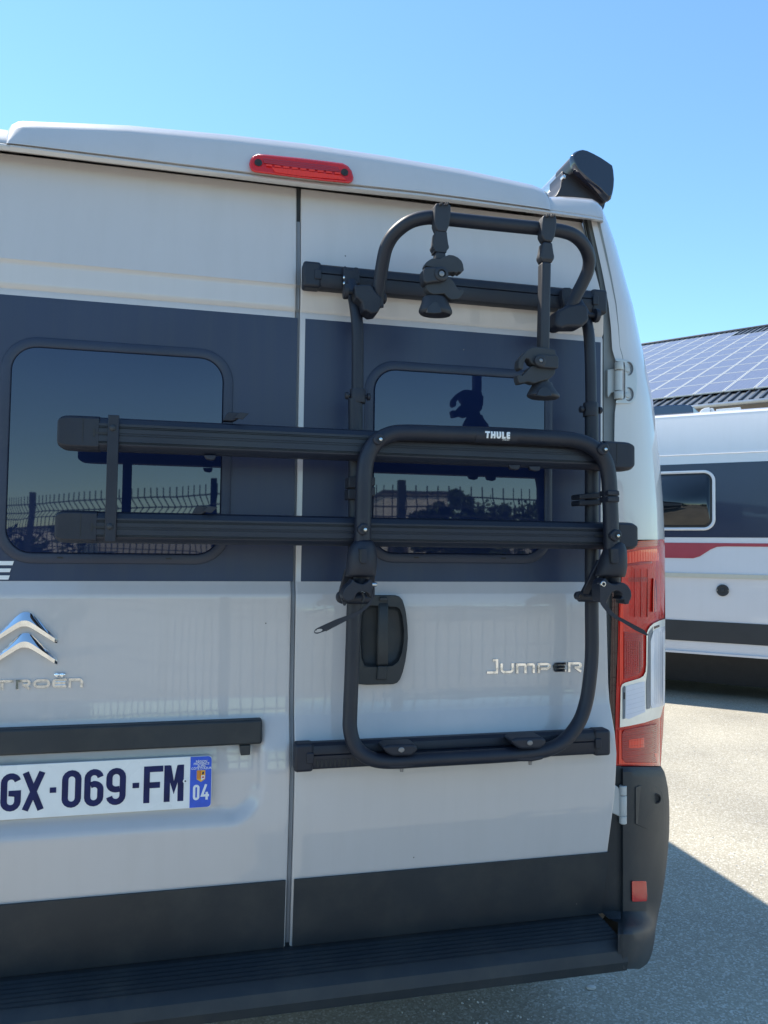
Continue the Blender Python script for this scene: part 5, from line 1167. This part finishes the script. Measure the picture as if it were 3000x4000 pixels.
# ================================================================== BEHIND THE CAMERA (seen mirrored in windows and paint)
M_wire = mat('fence_wire_dark_green', (.03, .045, .045), .5, noise=.2)
M_bwhite = mat('white_cladding', (.70, .67, .60), .6, noise=.08, nscale=1)
M_trim = mat('dark_trim', (.06, .06, .065), .5, noise=.2)
def fence_panel(a, b, i, lab):
    a, b = Vector(a), Vector(b); d = (b-a); L = d.length; d.normalize(); nn = Vector((-d.y, d.x, 0))
    t = thing('mesh_fence', tuple(a), lab, 'fence', 'welded mesh fence panels round the yard')
    H = 1.84; mb = MB()
    prof = [(0, .05), (0, .40), (.045, .45), (0, .50), (0, 1.02), (.045, 1.07), (0, 1.12), (0, 1.64), (.05, 1.70), (0, 1.77), (0, H)]
    n = int(L/.075)
    for k in range(n):
        p = a+d*(k*.075+.037); mb.tube([p+nn*o+Vector((0, 0, z)) for o, z in prof], .0046, 4)
    obj('mesh_wires', mb, M_wire, t, kind='stuff')
    mb = MB()
    for z, o in ((.06, 0), (.22, 0), (.40, 0), (.45, .045), (.5, 0), (.68, 0), (.86, 0), (1.02, 0), (1.07, .045), (1.12, 0), (1.3, 0), (1.47, 0), (1.64, 0), (1.70, .05), (1.77, 0)):
        mb.tube([a+nn*(o-.005)+Vector((0, 0, z)), b+nn*(o-.005)+Vector((0, 0, z))], .005, 4)
    obj('cross_wires', mb, M_wire, t, kind='stuff')
    mb = MB(); mb.box((a.x-.03, a.y-.03, 0), (a.x+.03, a.y+.03, H+.03)); obj('fence_post', mb, M_wire, t)
segs_ = []
L0 = Vector((.14, -3.2, 0)); dl = Vector((-.64, -.77, 0)).normalized()
for i in range(4): segs_.append((L0+dl*2.5*i, L0+dl*2.5*(i+1), ['mesh fence panel just left of the bend in the yard fence', 'second mesh fence panel left of the bend', 'third mesh fence panel left of the bend', 'mesh fence panel at the far left end of the yard fence'][i]))
R0 = Vector((.14, -3.2, 0)); dr = [Vector((1.19, -2.93, 0)), Vector((3.6, -2.79, 0)), Vector((6.1, -2.7, 0)), Vector((8.6, -2.6, 0))]
for i in range(4): segs_.append((([R0]+dr)[i], dr[i], ['short mesh fence panel just right of the bend', 'mesh fence panel in front of the white shed', 'mesh fence panel in front of the white warehouse', 'mesh fence panel at the far right end of the yard fence'][i]))
for i, (a, b, l) in enumerate(segs_): fence_panel(a, b, i, l)
def shed(name, x0, y0, x1, y1, z, lab, cat):
    t = thing(name, ((x0+x1)/2, (y0+y1)/2, 0), lab, cat)
    mb = MB(); nseg = int((x1-x0)/.25); zig = []
    for k in range(nseg+1):
        x = x0+(x1-x0)*k/nseg; zig += [(x, y1+(.03 if k % 2 else 0))]
    pts = zig+[(x1, y0), (x0, y0)]
    mb.prism([Vector((x, y, 0)) for x, y in pts], [Vector((x, y, z)) for x, y in pts]); obj('wall', mb, M_bwhite, t, smooth=False)
    mb = MB(); mb.box((x0-.1, y0-.1, z), (x1+.1, y1+.13, z+.12)); obj('roof', mb, M_trim, t, bevel=.01)
    mb = MB(); mb.box((x0+.5, y1+.02, .0), (x0+1.5, y1+.06, 2.0)); obj('door', mb, M_trim, t, bevel=.01)
    return t
shed('shed', 5.9, -30, 9.0, -26, 3.4, 'small white clad shed beyond the mesh fence', 'shed')
shed('warehouse', 14.0, -26, 24.0, -18, 3.9, 'long white clad warehouse beyond the fence on the right', 'warehouse')
shed('workshop', -9.5, -34, -4.5, -28, 1.7, 'low white workshop behind the left fence', 'workshop')
M_leaf = mat('leaf_green', (.055, .095, .025), .6, noise=.6, nscale=2.5)
M_bark = mat('bark', (.09, .07, .05), .9, noise=.3, bump=.01, bscale=12)
def tree(x, y, h, r, lab, n=2600, base=.25, name='tree'):
    t = thing(name, (x, y, 0), lab, 'tree' if name == 'tree' else 'bush')
    rnd = random.Random(int(x*31+y*17)); mb = MB()
    mb.tube([Vector((x, y, 0)), Vector((x+.05, y, h*.3)), Vector((x-.04, y+.03, h*.75))], [h*.035, h*.025, h*.008], 8); obj('trunk', mb, M_bark, t)
    for k in range(5):
        a = rnd.uniform(0, 6.28); mb = MB(); z = h*rnd.uniform(.25, .5); mb.tube([Vector((x, y, z)), Vector((x+cos(a)*r*.6, y+sin(a)*r*.6, z+h*.25))], [h*.012, h*.004], 6); obj('limb', mb, M_bark, t)
    mb = MB(); cl = [(Vector((x+rnd.uniform(-.95, .95)*r, y+rnd.uniform(-.9, .9)*r, h*(base+(1-base)*rnd.uniform(.15, .85)))), r*rnd.uniform(.16, .42)) for k in range(26)]
    for k in range(n):
        c, cr_ = rnd.choice(cl); dv = Vector((rnd.gauss(0, 1), rnd.gauss(0, 1), rnd.gauss(0, 1))).normalized()*cr_*rnd.uniform(.6, 1.05); p = c+dv
        if p.z < .1: continue
        u = Vector((rnd.gauss(0, 1), rnd.gauss(0, 1), rnd.gauss(0, 1))).normalized()*.09; w_ = u.cross(Vector((rnd.gauss(0, 1), rnd.gauss(0, 1), rnd.gauss(0, 1)))).normalized()*.05
        mb.add([p-u, p+w_, p+u, p-w_], [(0, 1, 2, 3)])
    obj('crown', mb, M_leaf, t, smooth=False)
tree(5.4, -14.5, 3.0, .9, 'ragged green tree beyond the fence beside the white shed', 5200, .02)
tree(7.4, -16.5, 2.6, 1.3, 'low spreading tree right of the ragged one beyond the fence', 3500, .05)
tree(-6.0, -9.9, 2.7, 1.5, 'broad bush rising behind the left fence', name='bush')
tree(-4.6, -9.6, 2.0, 1.2, 'lower bush in the middle behind the left fence', name='bush')
tree(-2.9, -9.4, 1.5, 1.2, 'smallest bush behind the bend of the fence', name='bush', base=.1)
tree(-9.5, -14, 4.4, 2.2, 'tall tree at the far left behind the bushes', 4000)
tree(12.5, -15, 4.2, 1.8, 'leafy tree between shed and warehouse', 3500)

# ================================================================== SMALL THINGS
def gpoint(px, py):
    v = ray(px, py); return EYE+v*(-EYE.z/v.z)
p = gpoint(2310, 3862); mb = MB(); mb.lathe((p.x, p.y, .0), [(.003, -.002), (.011, .002), (.010, .007), (.003, .010)], seg=9, sx=1.6)
tag(obj('pebble', mb, M_stone), 'pale pebble lying on the asphalt below the bumper', 'pebble')

rg = random.Random(3); mb = MB()
for k in range(900):
    px, py = rg.uniform(1500, 3000), rg.uniform(2760, 4000)
    q = gpoint(px, py); r = rg.uniform(.0012, .0042)*(1+.25*(q-EYE).length/3); n = 5; a = rg.uniform(0, 6)
    base = [Vector((q.x+r*cos(a+2*pi*i/n)*rg.uniform(.7, 1.2), q.y+r*sin(a+2*pi*i/n), -.001)) for i in range(n)]
    top = [Vector((q.x+(p_.x-q.x)*.55, q.y+(p_.y-q.y)*.55, r*.7)) for p_ in base]
    mb.loft([base, top], True, True)
gr = obj('loose_grit', mb, M_stone, smooth=False, kind='stuff'); gr['label'] = 'loose pale grit scattered over the asphalt'; gr['category'] = 'grit'
